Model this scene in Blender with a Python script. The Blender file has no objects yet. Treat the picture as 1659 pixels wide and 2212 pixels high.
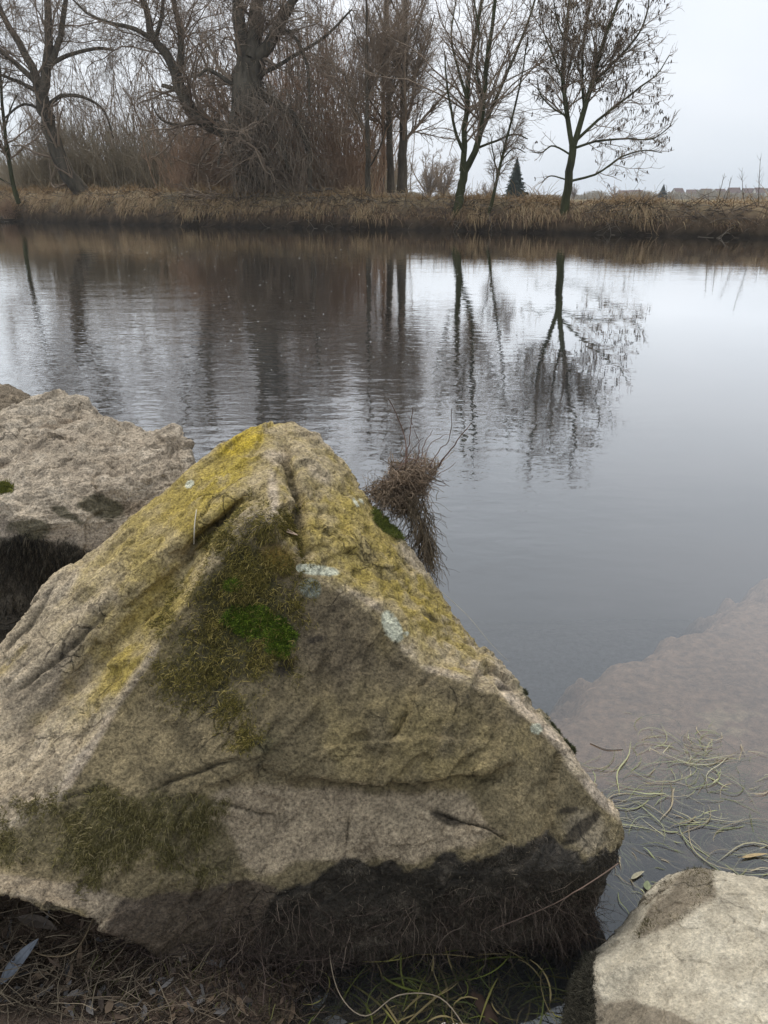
import bpy, math
import numpy as np
from mathutils import Vector
from mathutils.geometry import delaunay_2d_cdt

# ------------------------------------------------------------------ camera, sky, sun, exposure
scene = bpy.context.scene
H = 1.6
PITCH = math.radians(22.8)
F = 1609.0; CX = 829.5; CY = 1106.0          # focal length and centre in the units the place was measured in
cam_d = bpy.data.cameras.new("camera")
cam = bpy.data.objects.new("camera", cam_d)
scene.collection.objects.link(cam)
cam.location = (0, 0, H)
cam.rotation_euler = (math.pi / 2 - PITCH, 0, 0)
cam_d.sensor_fit = 'HORIZONTAL'; cam_d.sensor_width = 36.0; cam_d.lens = 36.0 * F / 1659.0
cam_d.clip_start = 0.05; cam_d.clip_end = 9000
scene.camera = cam

SUN_EL = math.radians(52); SUN_AZ = math.radians(-25)      # azimuth from +Y, positive to +X
world = bpy.data.worlds.new("World"); scene.world = world
world.use_nodes = True
wt = world.node_tree; wt.nodes.clear()
def wn(t): return wt.nodes.new(t)
sky = wn('ShaderNodeTexSky'); sky.sky_type = 'NISHITA'; sky.sun_disc = False
sky.sun_elevation = SUN_EL; sky.sun_rotation = SUN_AZ
sky.air_density = 1.5; sky.dust_density = 4.0
hs = wn('ShaderNodeHueSaturation'); hs.inputs['Saturation'].default_value = 0.45
wt.links.new(sky.outputs[0], hs.inputs['Color'])
tc = wn('ShaderNodeTexCoord')
mp = wn('ShaderNodeMapping'); mp.inputs['Scale'].default_value = (1.0, 1.0, 2.2)
wt.links.new(tc.outputs['Generated'], mp.inputs[0])
cn = wn('ShaderNodeTexNoise'); cn.inputs['Scale'].default_value = 1.6; cn.inputs['Detail'].default_value = 4; cn.inputs['Roughness'].default_value = 0.45
wt.links.new(mp.outputs[0], cn.inputs['Vector'])
cr = wn('ShaderNodeValToRGB')
cr.color_ramp.elements[0].position = 0.33; cr.color_ramp.elements[0].color = (0.62, 0.70, 0.78, 1)
cr.color_ramp.elements[1].position = 0.68; cr.color_ramp.elements[1].color = (0.86, 0.90, 0.97, 1)
wt.links.new(cn.outputs['Fac'], cr.inputs[0])
sc_ = wn('ShaderNodeVectorMath'); sc_.operation = 'SCALE'; sc_.inputs['Scale'].default_value = 7.1
wt.links.new(cr.outputs[0], sc_.inputs[0])
mx = wn('ShaderNodeMix'); mx.data_type = 'RGBA'; mx.inputs[0].default_value = 0.88
wt.links.new(hs.outputs[0], mx.inputs[6]); wt.links.new(sc_.outputs[0], mx.inputs[7])
bg = wn('ShaderNodeBackground'); bg.inputs['Strength'].default_value = 0.10
wt.links.new(mx.outputs[2], bg.inputs[0])
wo = wn('ShaderNodeOutputWorld'); wt.links.new(bg.outputs[0], wo.inputs[0])

sl = bpy.data.lights.new("sun", 'SUN'); sl.energy = 1.5; sl.angle = math.radians(45); sl.color = (1.0, 0.93, 0.82)
so = bpy.data.objects.new("sun", sl); scene.collection.objects.link(so)
sdir = Vector((math.sin(SUN_AZ) * math.cos(SUN_EL), math.cos(SUN_AZ) * math.cos(SUN_EL), math.sin(SUN_EL)))
so.rotation_euler = sdir.to_track_quat('Z', 'Y').to_euler(); so.location = (0, 10, 30)

scene.view_settings.view_transform = 'Standard'; scene.view_settings.look = 'None'
scene.view_settings.exposure = 0.7; scene.view_settings.gamma = 1.0
scene.render.engine = 'CYCLES'
cy = scene.cycles
cy.max_bounces = 6; cy.diffuse_bounces = 2; cy.glossy_bounces = 3; cy.transmission_bounces = 3
cy.transparent_max_bounces = 12; cy.volume_bounces = 0
cy.use_denoising = True
try: cy.denoiser = 'OPENIMAGEDENOISE'; cy.denoising_input_passes = 'RGB_ALBEDO_NORMAL'; cy.denoising_prefilter = 'ACCURATE'
except Exception: pass
cy.caustics_reflective = False; cy.caustics_refractive = False
cy.use_adaptive_sampling = True; cy.adaptive_threshold = 0.015

# ------------------------------------------------------------------ helpers
rng = np.random.default_rng(11)
cp, sp = math.cos(PITCH), math.sin(PITCH)
def tv(v):
    return np.tan(PITCH + np.arctan((np.asarray(v, float) - CY) / F))
def W(u, v, Y):
    """world point at distance Y seen in direction (u, v)"""
    t = tv(v); Y = np.asarray(Y, float)
    d = Y * (cp + t * sp)
    return np.stack([(np.asarray(u, float) - CX) / F * d, Y + 0 * t, H - Y * t], -1)
def W0(u, v, z=0.0):
    return W(u, v, (H - z) / tv(v))
def proj(P):
    P = np.asarray(P, float)
    x, y, z = P[..., 0], P[..., 1], P[..., 2] - H
    d = y * cp - z * sp
    up = y * sp + z * cp
    d = np.where(np.abs(d) < 1e-4, 1e-4, d)
    return CX + F * x / d, CY - F * up / d

def _h(ix, iy, iz, s):
    h = (ix * 374761393 + iy * 668265263 + iz * 1442695041 + s * 2654435761) & 0xFFFFFFFF
    h = ((h ^ (h >> 13)) * 1274126177) & 0xFFFFFFFF
    h = ((h ^ (h >> 16)) * 2246822519) & 0xFFFFFFFF
    return ((h ^ (h >> 15)) & 0xFFFFFF).astype(np.float64) / 0xFFFFFF * 2 - 1
def vnoise(p, seed=0):
    p = np.asarray(p, float)
    i = np.floor(p).astype(np.int64); f = p - i
    w = f * f * f * (f * (f * 6 - 15) + 10)
    r = 0
    for dx in (0, 1):
        for dy in (0, 1):
            for dz in (0, 1):
                ww = (w[:, 0] if dx else 1 - w[:, 0]) * (w[:, 1] if dy else 1 - w[:, 1]) * (w[:, 2] if dz else 1 - w[:, 2])
                r = r + ww * _h(i[:, 0] + dx, i[:, 1] + dy, i[:, 2] + dz, seed)
    return r
def fbm(p, sc, octv=4, seed=0, gain=0.5, ridged=False):
    p = np.asarray(p, float)
    r = 0; a = 1.0; tot = 0
    for o in range(octv):
        n = vnoise(p * sc + 17.3 * o, seed + o)
        if ridged: n = 1 - 2 * np.abs(n)
        r = r + a * n; tot += a; a *= gain; sc *= 2.03
    return r / tot
def sst(a, b, x):
    t = np.clip((x - a) / (b - a), 0, 1); return t * t * (3 - 2 * t)
def lin(r, g, b):
    c = np.array([r, g, b], float) / 255
    return np.where(c <= 0.04045, c / 12.92, ((c + 0.055) / 1.055) ** 2.4)

def mesh(name, V, faces, mat, parent=None, cols=None, smooth=True):
    """faces: list of int arrays (n,3) or (n,4)"""
    if isinstance(faces, np.ndarray): faces = [faces]
    faces = [f for f in faces if len(f)]
    me = bpy.data.meshes.new(name)
    V = np.ascontiguousarray(V, np.float32)
    loops = np.concatenate([f.ravel() for f in faces]).astype(np.int32)
    sizes = np.concatenate([np.full(len(f), f.shape[1], np.int32) for f in faces])
    starts = np.concatenate([[0], np.cumsum(sizes)[:-1]]).astype(np.int32)
    me.vertices.add(len(V)); me.vertices.foreach_set('co', V.ravel())
    me.loops.add(len(loops)); me.loops.foreach_set('vertex_index', loops)
    me.polygons.add(len(sizes)); me.polygons.foreach_set('loop_start', starts)
    try: me.polygons.foreach_set('loop_total', sizes)
    except Exception: pass
    me.polygons.foreach_set('use_smooth', np.full(len(sizes), smooth))
    if cols is not None:
        ca = me.color_attributes.new('Col', 'FLOAT_COLOR', 'POINT')
        c = np.ones((len(V), 4), np.float32); c[:, :cols.shape[1]] = cols
        ca.data.foreach_set('color', c.ravel())
    me.update(calc_edges=True); me.validate()
    me.materials.append(mat)
    o = bpy.data.objects.new(name, me); scene.collection.objects.link(o)
    if parent is not None: o.parent = parent
    return o
def empty(name, loc):
    o = bpy.data.objects.new(name, None); scene.collection.objects.link(o)
    o.location = [float(c) for c in loc]; o.empty_display_size = 0.1
    return o
def tag(o, label=None, cat=None, group=None, kind=None):
    if label: o['label'] = label
    if cat: o['category'] = cat
    if group: o['group'] = group
    if kind: o['kind'] = kind
    return o
def copy_tree(o, parent=None):
    c = o.copy(); scene.collection.objects.link(c); c.parent = parent
    for ch in list(o.children): copy_tree(ch, c)
    return c

def frames(P):
    T = np.gradient(P, axis=1); T /= np.linalg.norm(T, axis=2, keepdims=True) + 1e-9
    ref = np.zeros_like(T); ref[..., 0] = 0.31; ref[..., 1] = 0.87; ref[..., 2] = 0.38
    A = np.cross(T, ref); A /= np.linalg.norm(A, axis=2, keepdims=True) + 1e-9
    B = np.cross(T, A)
    return T, A, B
def tubes(P, R, n=3):
    N, K, _ = P.shape
    T, A, B = frames(P)
    a = np.arange(n) * 2 * np.pi / n
    V = P[:, :, None, :] + R[:, :, None, None] * (A[:, :, None, :] * np.cos(a)[None, None, :, None] + B[:, :, None, :] * np.sin(a)[None, None, :, None])
    base = (np.arange(N)[:, None, None] * K + np.arange(K - 1)[None, :, None]) * n
    j = np.arange(n)[None, None, :]; j2 = (j + 1) % n
    Q = np.stack([base + j, base + j2, base + n + j2, base + n + j], -1).reshape(-1, 4)
    return V.reshape(-1, 3), Q
def ribbons(P, R, side=None):
    N, K, _ = P.shape
    T, A, B = frames(P)
    if side is not None:
        A = side[:, None, :] - T * np.sum(side[:, None, :] * T, -1, keepdims=True)
        A /= np.linalg.norm(A, axis=2, keepdims=True) + 1e-9
    V = np.stack([P - A * R[..., None], P + A * R[..., None]], 2)
    b = (np.arange(N)[:, None] * K + np.arange(K - 1)[None, :]) * 2
    Q = np.stack([b, b + 1, b + 3, b + 2], -1).reshape(-1, 4)
    return V.reshape(-1, 3), Q
class Soup:
    def __init__(s): s.V = []; s.F = []; s.C = []; s.n = 0
    def add(s, V, F, C=None):
        s.V.append(V); s.F.append(F + s.n); s.n += len(V)
        if C is not None: s.C.append(np.broadcast_to(C, (len(V), 3)))
    def build(s, name, mat, parent=None, smooth=True, origin=None):
        V = np.concatenate(s.V)
        if origin is not None: V = V - np.asarray(origin)
        q = [f for f in s.F if f.shape[1] == 4]; t = [f for f in s.F if f.shape[1] == 3]
        fs = []
        if q: fs.append(np.concatenate(q))
        if t: fs.append(np.concatenate(t))
        return mesh(name, V, fs, mat, parent, np.concatenate(s.C) if s.C else None, smooth)
def resample(pts, K):
    pts = np.asarray(pts, float)
    # Catmull style smooth resample
    n = len(pts); t = np.linspace(0, n - 1, K); i = np.minimum(t.astype(int), n - 2); f = (t - i)[:, None]
    p0 = pts[np.maximum(i - 1, 0)]; p1 = pts[i]; p2 = pts[i + 1]; p3 = pts[np.minimum(i + 2, n - 1)]
    return 0.5 * ((2 * p1) + (-p0 + p2) * f + (2 * p0 - 5 * p1 + 4 * p2 - p3) * f ** 2 + (-p0 + 3 * p1 - 3 * p2 + p3) * f ** 3)

# ------------------------------------------------------------------ materials
class NT:
    def __init__(s, name):
        s.m = bpy.data.materials.new(name); s.m.use_nodes = True
        s.t = s.m.node_tree; s.t.nodes.clear()
        s.out = s.t.nodes.new('ShaderNodeOutputMaterial')
    def n(s, typ, **kw):
        x = s.t.nodes.new(typ)
        for k, v in kw.items():
            if k.startswith('i_'):
                key = k[2:]
                x.inputs[int(key) if key.isdigit() else key.replace('_', ' ')].default_value = v
            else: setattr(x, k, v)
        return x
    def l(s, a, b): s.t.links.new(a, b)
    def math(s, op, a, b=None, c=None):
        x = s.n('ShaderNodeMath', operation=op)
        for i, q in enumerate((a, b, c)):
            if q is None: continue
            if hasattr(q, 'links') or hasattr(q, 'is_output'): s.l(q, x.inputs[i])
            else: x.inputs[i].default_value = q
        return x.outputs[0]
def mix_rgb(nt, fac, a, b, blend='MIX'):
    x = nt.n('ShaderNodeMix', data_type='RGBA', blend_type=blend)
    for sock, q in ((0, fac), (6, a), (7, b)):
        if hasattr(q, 'is_output'): nt.l(q, x.inputs[sock])
        else: x.inputs[sock].default_value = q if sock == 0 else tuple(list(q)[:3]) + (1,)
    return x.outputs[2]

def attr_mat(name, rough=0.85, var=0.0, vscale=20, bump=0.0, bscale=60, spec=0.3, translucent=0.0):
    nt = NT(name)
    at = nt.n('ShaderNodeAttribute', attribute_name='Col')
    col = at.outputs['Color']
    tcx = nt.n('ShaderNodeTexCoord')
    if var > 0:
        no = nt.n('ShaderNodeTexNoise', i_Scale=vscale, i_Detail=5.0, i_Roughness=0.6)
        nt.l(tcx.outputs['Object'], no.inputs['Vector'])
        mr = nt.n('ShaderNodeMapRange', i_1=0.3, i_2=0.7, i_3=1 - var, i_4=1 + var); nt.l(no.outputs['Fac'], mr.inputs[0])
        sc = nt.n('ShaderNodeVectorMath', operation='SCALE'); nt.l(col, sc.inputs[0]); nt.l(mr.outputs[0], sc.inputs['Scale'])
        col = sc.outputs[0]
    b = nt.n('ShaderNodeBsdfPrincipled'); b.inputs['Roughness'].default_value = rough
    b.inputs['Specular IOR Level'].default_value = spec
    nt.l(col, b.inputs['Base Color'])
    if bump > 0:
        n2 = nt.n('ShaderNodeTexNoise', i_Scale=bscale, i_Detail=6.0, i_Roughness=0.7)
        nt.l(tcx.outputs['Object'], n2.inputs['Vector'])
        bp = nt.n('ShaderNodeBump', i_Distance=bump); nt.l(n2.outputs['Fac'], bp.inputs['Height'])
        nt.l(bp.outputs[0], b.inputs['Normal'])
    nt.l(b.outputs[0], nt.out.inputs[0])
    return nt.m

def plain_mat(name, c1, c2, scale=8, rough=0.85, bump=0.0, bscale=40, spec=0.3, stretch=(1, 1, 1)):
    nt = NT(name)
    tcx = nt.n('ShaderNodeTexCoord')
    mp = nt.n('ShaderNodeMapping'); mp.inputs['Scale'].default_value = stretch
    nt.l(tcx.outputs['Object'], mp.inputs[0])
    no = nt.n('ShaderNodeTexNoise', i_Scale=scale, i_Detail=6.0, i_Roughness=0.65); nt.l(mp.outputs[0], no.inputs['Vector'])
    rp = nt.n('ShaderNodeValToRGB'); rp.color_ramp.elements[0].position = 0.32; rp.color_ramp.elements[1].position = 0.68
    rp.color_ramp.elements[0].color = (*c1, 1); rp.color_ramp.elements[1].color = (*c2, 1)
    nt.l(no.outputs['Fac'], rp.inputs[0])
    b = nt.n('ShaderNodeBsdfPrincipled'); b.inputs['Roughness'].default_value = rough; b.inputs['Specular IOR Level'].default_value = spec
    nt.l(rp.outputs[0], b.inputs['Base Color'])
    if bump:
        n2 = nt.n('ShaderNodeTexNoise', i_Scale=bscale, i_Detail=6.0, i_Roughness=0.7); nt.l(mp.outputs[0], n2.inputs['Vector'])
        bp = nt.n('ShaderNodeBump', i_Distance=bump); nt.l(n2.outputs['Fac'], bp.inputs['Height']); nt.l(bp.outputs[0], b.inputs['Normal'])
    nt.l(b.outputs[0], nt.out.inputs[0])
    return nt.m

def stone_mat(lo=.42, hi=1.58, name='stone'):
    """Col.rgb = the stone's own colour, Col.a = wetness"""
    nt = NT(name)
    at = nt.n('ShaderNodeAttribute', attribute_name='Col')
    tcx = nt.n('ShaderNodeTexCoord')
    g1 = nt.n('ShaderNodeTexNoise', i_Scale=135.0, i_Detail=6.0, i_Roughness=0.75); nt.l(tcx.outputs['Object'], g1.inputs['Vector'])
    g2 = nt.n('ShaderNodeTexVoronoi', i_Scale=190.0); nt.l(tcx.outputs['Object'], g2.inputs['Vector'])
    g3 = nt.n('ShaderNodeTexNoise', i_Scale=22.0, i_Detail=8.0, i_Roughness=0.7); nt.l(tcx.outputs['Object'], g3.inputs['Vector'])
    mr = nt.n('ShaderNodeMapRange', i_1=0.36, i_2=0.64, i_3=lo, i_4=hi); nt.l(g1.outputs['Fac'], mr.inputs[0])
    mr3 = nt.n('ShaderNodeMapRange', i_1=0.34, i_2=0.66, i_3=0.70, i_4=1.32); nt.l(g3.outputs['Fac'], mr3.inputs[0])
    dn = nt.n('ShaderNodeTexNoise', i_Scale=7.0, i_Detail=4.0); nt.l(tcx.outputs['Object'], dn.inputs['Vector'])
    dv = nt.n('ShaderNodeVectorMath', operation='MULTIPLY_ADD'); nt.l(dn.outputs['Color'], dv.inputs[0]); dv.inputs[1].default_value = (.16, .16, .16); nt.l(tcx.outputs['Object'], dv.inputs[2])
    ce = nt.n('ShaderNodeTexVoronoi', feature='DISTANCE_TO_EDGE', i_Scale=9.0); nt.l(dv.outputs[0], ce.inputs['Vector'])
    cl = nt.n('ShaderNodeMapRange', i_1=0.0, i_2=0.035, i_3=1.0, i_4=0.0); nt.l(ce.outputs['Distance'], cl.inputs[0])
    cmn = nt.n('ShaderNodeTexNoise', i_Scale=4.5, i_Detail=3.0); nt.l(tcx.outputs['Object'], cmn.inputs['Vector'])
    cm = nt.n('ShaderNodeMapRange', i_1=0.52, i_2=0.64, i_3=0.0, i_4=1.0); nt.l(cmn.outputs['Fac'], cm.inputs[0])
    crk = nt.math('MULTIPLY', cl.outputs[0], cm.outputs[0])
    k = nt.math('MULTIPLY', nt.math('MULTIPLY', mr.outputs[0], mr3.outputs[0]), nt.math('SUBTRACT', 1.0, nt.math('MULTIPLY', crk, 0.6)))
    sc = nt.n('ShaderNodeVectorMath', operation='SCALE'); nt.l(at.outputs['Color'], sc.inputs[0]); nt.l(k, sc.inputs['Scale'])
    b = nt.n('ShaderNodeBsdfPrincipled')
    nt.l(sc.outputs[0], b.inputs['Base Color'])
    ro = nt.n('ShaderNodeMapRange', i_1=0.0, i_2=1.0, i_3=0.9, i_4=0.42); nt.l(at.outputs['Alpha'], ro.inputs[0])
    nt.l(ro.outputs[0], b.inputs['Roughness']); b.inputs['Specular IOR Level'].default_value = 0.3
    hgt = nt.math('ADD', nt.math('MULTIPLY', g1.outputs['Fac'], 0.0062), nt.math('MULTIPLY', g2.outputs['Distance'], 0.0022))
    hgt = nt.math('SUBTRACT', nt.math('ADD', hgt, nt.math('MULTIPLY', g3.outputs['Fac'], 0.016)), nt.math('MULTIPLY', crk, 0.006))
    bp = nt.n('ShaderNodeBump', i_Distance=1.0, i_Strength=1.0); nt.l(hgt, bp.inputs['Height']); nt.l(bp.outputs[0], b.inputs['Normal'])
    nt.l(b.outputs[0], nt.out.inputs[0])
    return nt.m

def water_mat():
    nt = NT('river_water')
    geo = nt.n('ShaderNodeNewGeometry')
    sep = nt.n('ShaderNodeSeparateXYZ'); nt.l(geo.outputs['Position'], sep.inputs[0])
    def nz(scale, stretch, det=3.0, rough=0.55, seed=0.0):
        mp = nt.n('ShaderNodeMapping'); mp.inputs['Scale'].default_value = stretch; mp.inputs['Location'].default_value = (seed, seed * 2, 0)
        nt.l(geo.outputs['Position'], mp.inputs[0])
        x = nt.n('ShaderNodeTexNoise', i_Scale=scale, i_Detail=det, i_Roughness=rough, i_Distortion=0.3); nt.l(mp.outputs[0], x.inputs['Vector'])
        return x.outputs['Fac']
    # calmer in the lee to the right of the boulders, rippled out in the current
    patch = nt.n('ShaderNodeMapRange', i_1=0.35, i_2=0.62, i_3=0.35, i_4=1.0); nt.l(nz(0.16, (1, 0.45, 1), 3.0, 0.5, 3.0), patch.inputs[0])
    # lee line: x - 0.35*y
    q = nt.math('SUBTRACT', sep.outputs[0], nt.math('MULTIPLY', sep.outputs[1], 0.10))
    lee = nt.n('ShaderNodeMapRange', i_1=-0.5, i_2=1.6, i_3=1.0, i_4=0.10); nt.l(q, lee.inputs[0])
    near = nt.n('ShaderNodeMapRange', i_1=8.0, i_2=20.0, i_3=0.0, i_4=0.75); nt.l(sep.outputs[1], near.inputs[0])
    shore = nt.n('ShaderNodeMapRange', i_1=1.6, i_2=3.4, i_3=0.05, i_4=1.0); nt.l(sep.outputs[1], shore.inputs[0])
    act = nt.math('MULTIPLY', nt.math('MAXIMUM', lee.outputs[0], near.outputs[0]), patch.outputs[0])
    act = nt.math('MULTIPLY', act, shore.outputs[0])
    far = nt.n('ShaderNodeMapRange', i_1=5.0, i_2=22.0, i_3=1.0, i_4=0.28); nt.l(sep.outputs[1], far.inputs[0]); act = nt.math('MULTIPLY', act, far.outputs[0])
    h1 = nt.math('MULTIPLY', nz(12.0, (0.6, 1, 1), 2.0, 0.5, 1.0), 0.0036)
    h2 = nt.math('MULTIPLY', nz(6.5, (0.45, 1, 1), 2.0, 0.5, 5.0), 0.0056)
    h3 = nt.math('MULTIPLY', nz(1.3, (0.35, 1, 1), 2.0, 0.5, 9.0), 0.012)
    hs_ = nt.math('MULTIPLY', nt.math('ADD', nt.math('ADD', h1, h2), h3), act)
    hg = nt.math('ADD', hs_, nt.math('MULTIPLY', nz(2.0, (0.7, 1, 1), 2.0, 0.5, 2.0), 0.0012))
    bp = nt.n('ShaderNodeBump', i_Distance=1.0, i_Strength=1.0); nt.l(hg, bp.inputs['Height'])
    fr = nt.n('ShaderNodeFresnel', i_IOR=1.8); nt.l(bp.outputs[0], fr.inputs['Normal'])
    gl = nt.n('ShaderNodeBsdfGlossy'); gl.inputs['Roughness'].default_value = 0.015; gl.inputs['Color'].default_value = (1, 1, 1, 1)
    nt.l(bp.outputs[0], gl.inputs['Normal'])
    tr = nt.n('ShaderNodeBsdfTransparent'); tr.inputs['Color'].default_value = (0.93, 0.92, 0.89, 1)
    df = nt.n('ShaderNodeBsdfDiffuse'); df.inputs['Color'].default_value = (0.10, 0.105, 0.105, 1)
    body = nt.n('ShaderNodeMixShader', i_0=0.12); nt.l(tr.outputs[0], body.inputs[1]); nt.l(df.outputs[0], body.inputs[2])
    fac = nt.n('ShaderNodeMapRange', i_1=0.05, i_2=0.52, i_3=0.03, i_4=0.96); nt.l(fr.outputs[0], fac.inputs[0])
    ms = nt.n('ShaderNodeMixShader'); nt.l(fac.outputs[0], ms.inputs[0]); nt.l(body.outputs[0], ms.inputs[1]); nt.l(gl.outputs[0], ms.inputs[2])
    nt.l(ms.outputs[0], nt.out.inputs[0])
    return nt.m

M_stone = stone_mat(); M_pale = stone_mat(.68, 1.25, 'pale_stone')
M_water = water_mat()
M_ground = attr_mat('wet_mud', 0.42, 0.35, 30, 0.012, 50, 0.4)
M_grass = attr_mat('dry_grass', 0.9, 0.0)
M_moss = attr_mat('moss', 0.85, 0.25, 60)
M_twig = attr_mat('twigs', 0.85, 0.2, 40)
M_leaf = attr_mat('leaf', 0.6, 0.25, 60, 0.001, 200)
M_bank = attr_mat('bank_soil', 0.95, 0.35, 3.0, 0.05, 6)
M_bark = plain_mat('bark', (0.055, 0.047, 0.036), (0.16, 0.135, 0.10), 3.0, 0.95, 0.06, 5.0, 0.2, (1, 1, 0.25))
M_bark_green = plain_mat('bark_with_algae', (0.035, 0.035, 0.02), (0.10, 0.105, 0.05), 2.0, 0.95, 0.04, 6.0, 0.2, (1, 1, 0.3))
M_crown = plain_mat('bare_twigs', (0.19, 0.145, 0.105), (0.36, 0.275, 0.20), 0.6, 0.95)
M_crown_red = plain_mat('reddish_twigs', (0.33, 0.225, 0.155), (0.52, 0.37, 0.26), 0.6, 0.95)
M_crown_grey = plain_mat('grey_green_twigs', (0.25, 0.215, 0.155), (0.42, 0.36, 0.27), 0.6, 0.95)
M_seed = plain_mat('seed_clusters', (0.05, 0.035, 0.02), (0.12, 0.085, 0.05), 3, 0.9)
M_field = plain_mat('dry_meadow', (0.13, 0.105, 0.055), (0.23, 0.18, 0.10), 0.15, 1.0, 0, 1, 0.1)

# ------------------------------------------------------------------ far bank, field, river bed, water
WL = [(-700, 470), (-400, 474), (0, 478), (300, 486), (600, 492), (900, 497), (1200, 504), (1450, 510), (1659, 515), (2100, 524), (2500, 532)]
wl = np.array([W0(u, v) for u, v in WL])
TOPV = np.interp([u for u, v in WL], [-700, 0, 300, 600, 800, 1000, 1200, 1659, 2500], [412, 412, 414, 420, 424, 434, 437, 441, 446])
def bank_line(x):
    return np.interp(x, wl[:, 0], wl[:, 1])
ztop_pts = np.array([H + (430 - v) / F * cp * cp * (w[1] + 2) for v, w in zip(TOPV, wl)])
def bank_top(x):
    return np.interp(x, wl[:, 0], ztop_pts)
def far_z(x, y):
    """ground height of the far side"""
    d = y - bank_line(x)
    zt = bank_top(x)
    prof = np.interp(d, [-3, -0.6, 0, 0.12, 0.35, 0.9, 1.7, 3.0], [-1.2, -0.35, 0.0, .25, 0.52, 0.80, 0.96, 1.0])
    z = np.where(d > 0, prof * zt, prof)
    flat = 1.30
    return np.where(d > 6, zt + (np.minimum(zt, flat) - zt) * sst(6, 40, d), z)
xs = np.concatenate([np.arange(-130, -48, 1.0), np.arange(-48, 46, 0.22), np.arange(46, 110, 1.0)])
ds = np.concatenate([np.arange(-3, 3.2, 0.16), [4, 5.5, 8, 12, 20, 32, 50]])
X, D = np.meshgrid(xs, ds)
Y = D + bank_line(X)
P = np.stack([X, Y, far_z(X, Y)], -1).reshape(-1, 3)
n1 = fbm(P, 0.9, 4, 5); n2 = fbm(P, 3.0, 3, 8)
dd = D.ravel(); on = sst(-0.2, 0.5, dd) * (1 - sst(1.6, 3, dd))
P[:, 2] += (0.30 * n1 + 0.14 * n2) * np.maximum(on, 0.15 * (dd > 0))
P[:, 1] += on * 0.35 * n1
nx, ny = len(xs), len(ds)
I = np.arange(ny - 1)[:, None] * nx + np.arange(nx - 1)[None, :]
Q = np.stack([I, I + 1, I + nx + 1, I + nx], -1).reshape(-1, 4)
zz = P[:, 2]
soil_shade = np.array([0.028, 0.022, 0.016]); straw = np.array([0.22, 0.165, 0.095]); brn = np.array([0.12, 0.085, 0.055])
k1 = sst(0.05, 0.45, zz + 0.15 * n2)[:, None]; k2 = sst(0.8, 1.5, zz + 0.3 * n1)[:, None]
C = soil_shade * (1 - k1) + brn * k1; C = C * (1 - k2) + straw * k2  # dark undercut shade at the waterline painted into the bank colour
mesh('far_bank', P, Q, M_bank, None, C); tag(bpy.data.objects['far_bank'], kind='structure')

xs = np.concatenate([[-4000, -1500, -600, -300, -150], np.arange(-100, 101, 10), [150, 300, 600, 1500, 4000]]).astype(float)
ys = np.array([0., 18, 40, 70, 120, 200, 400, 800, 1500, 3000, 6000])
X, D = np.meshgrid(xs, ys)
Yf = bank_line(np.clip(X, -129, 109)) + 45 + D
P = np.stack([X, Yf, 1.297 + 0 * X], -1).reshape(-1, 3)
nx, ny = len(xs), len(ys)
I = np.arange(ny - 1)[:, None] * nx + np.arange(nx - 1)[None, :]
Q = np.stack([I, I + 1, I + nx + 1, I + nx], -1).reshape(-1, 4)
tag(mesh('field', P, Q, M_field), kind='structure')

# water
V = np.array([[-130, -6, 0], [110, -6, 0], [110, 90, 0], [-130, 90, 0]], float)
tag(mesh('river', V, np.array([[0, 1, 2, 3]]), M_water), kind='structure')
M_bed = plain_mat('river_bed', (0.125, 0.135, 0.155), (0.155, 0.165, 0.185), 0.5, 0.9)
V = np.array([[-131, -7, -1.3], [111, -7, -1.3], [111, 91, -1.3], [-131, 91, -1.3]], float)
tag(mesh('riverbed', V, np.array([[0, 1, 2, 3]]), M_bed), kind='structure')

# near shore and silt shelf: one sheet
def near_z(x, y):
    p = np.stack([x, y, 0 * x], -1)
    n = fbm(p, 3.0, 4, 21); nf = fbm(p, 14.0, 4, 22)
    shore = 0.075 + 0.05 * n + 0.022 * nf - 0.20 * sst(-0.42, 0.12, x + 0.12 * n) + 0.04 * sst(-0.5, -1.1, x)
    shore = shore - 0.9 * sst(1.30, 1.75, y)          # falls away under the boulders
    shore = shore + 0.35 * sst(0.75, -0.6, y) + 0.35 * sst(0, -4, y) - 0.35 * sst(0.2, 0.5, x) * sst(0.5, 0.9, y)
    # silt shelf to the right: edge from (0.6,2.15) to (1.75,2.95)
    e = (y - 2.40) - (x - 0.55) * 0.68 + 0.24 * n + 0.10 * nf + .10 * fbm(p, 1.4, 2, 24)
    shelf = -0.07 - 0.04 * sst(-1.6, 0, e) - 0.62 * sst(-0.30, 0.48, e)
    shelf = shelf + 0.004 * nf + 0.012 * n
    a = sst(0.33, 0.50, x + 0.10 * n + .03 * nf) * sst(-.12, 0.30, y - (1.62 - .55 * (x - .59)) + .12 * n + .05 * nf)
    z = shore * (1 - a) + shelf * a
    cut = 1 - sst(0.50, 0.64, x - 0.05 * (y - 1.3)) * (1 - 0)
    return z, n, nf, e, a
xs = np.concatenate([np.linspace(-9, -1.45, 30), np.arange(-1.4, 3.0, 0.011), np.linspace(3.05, 9, 30)])
ys = np.concatenate([np.linspace(-6, 0.6, 30), np.arange(0.65, 3.6, 0.011), np.linspace(3.65, 5, 8)])
X, Yg = np.meshgrid(xs, ys)
z, n, nf, e, a = near_z(X.ravel(), Yg.ravel())
edge = np.maximum(sst(3.6, 5, Yg.ravel()), 0)
z = z - 0.6 * edge
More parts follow.
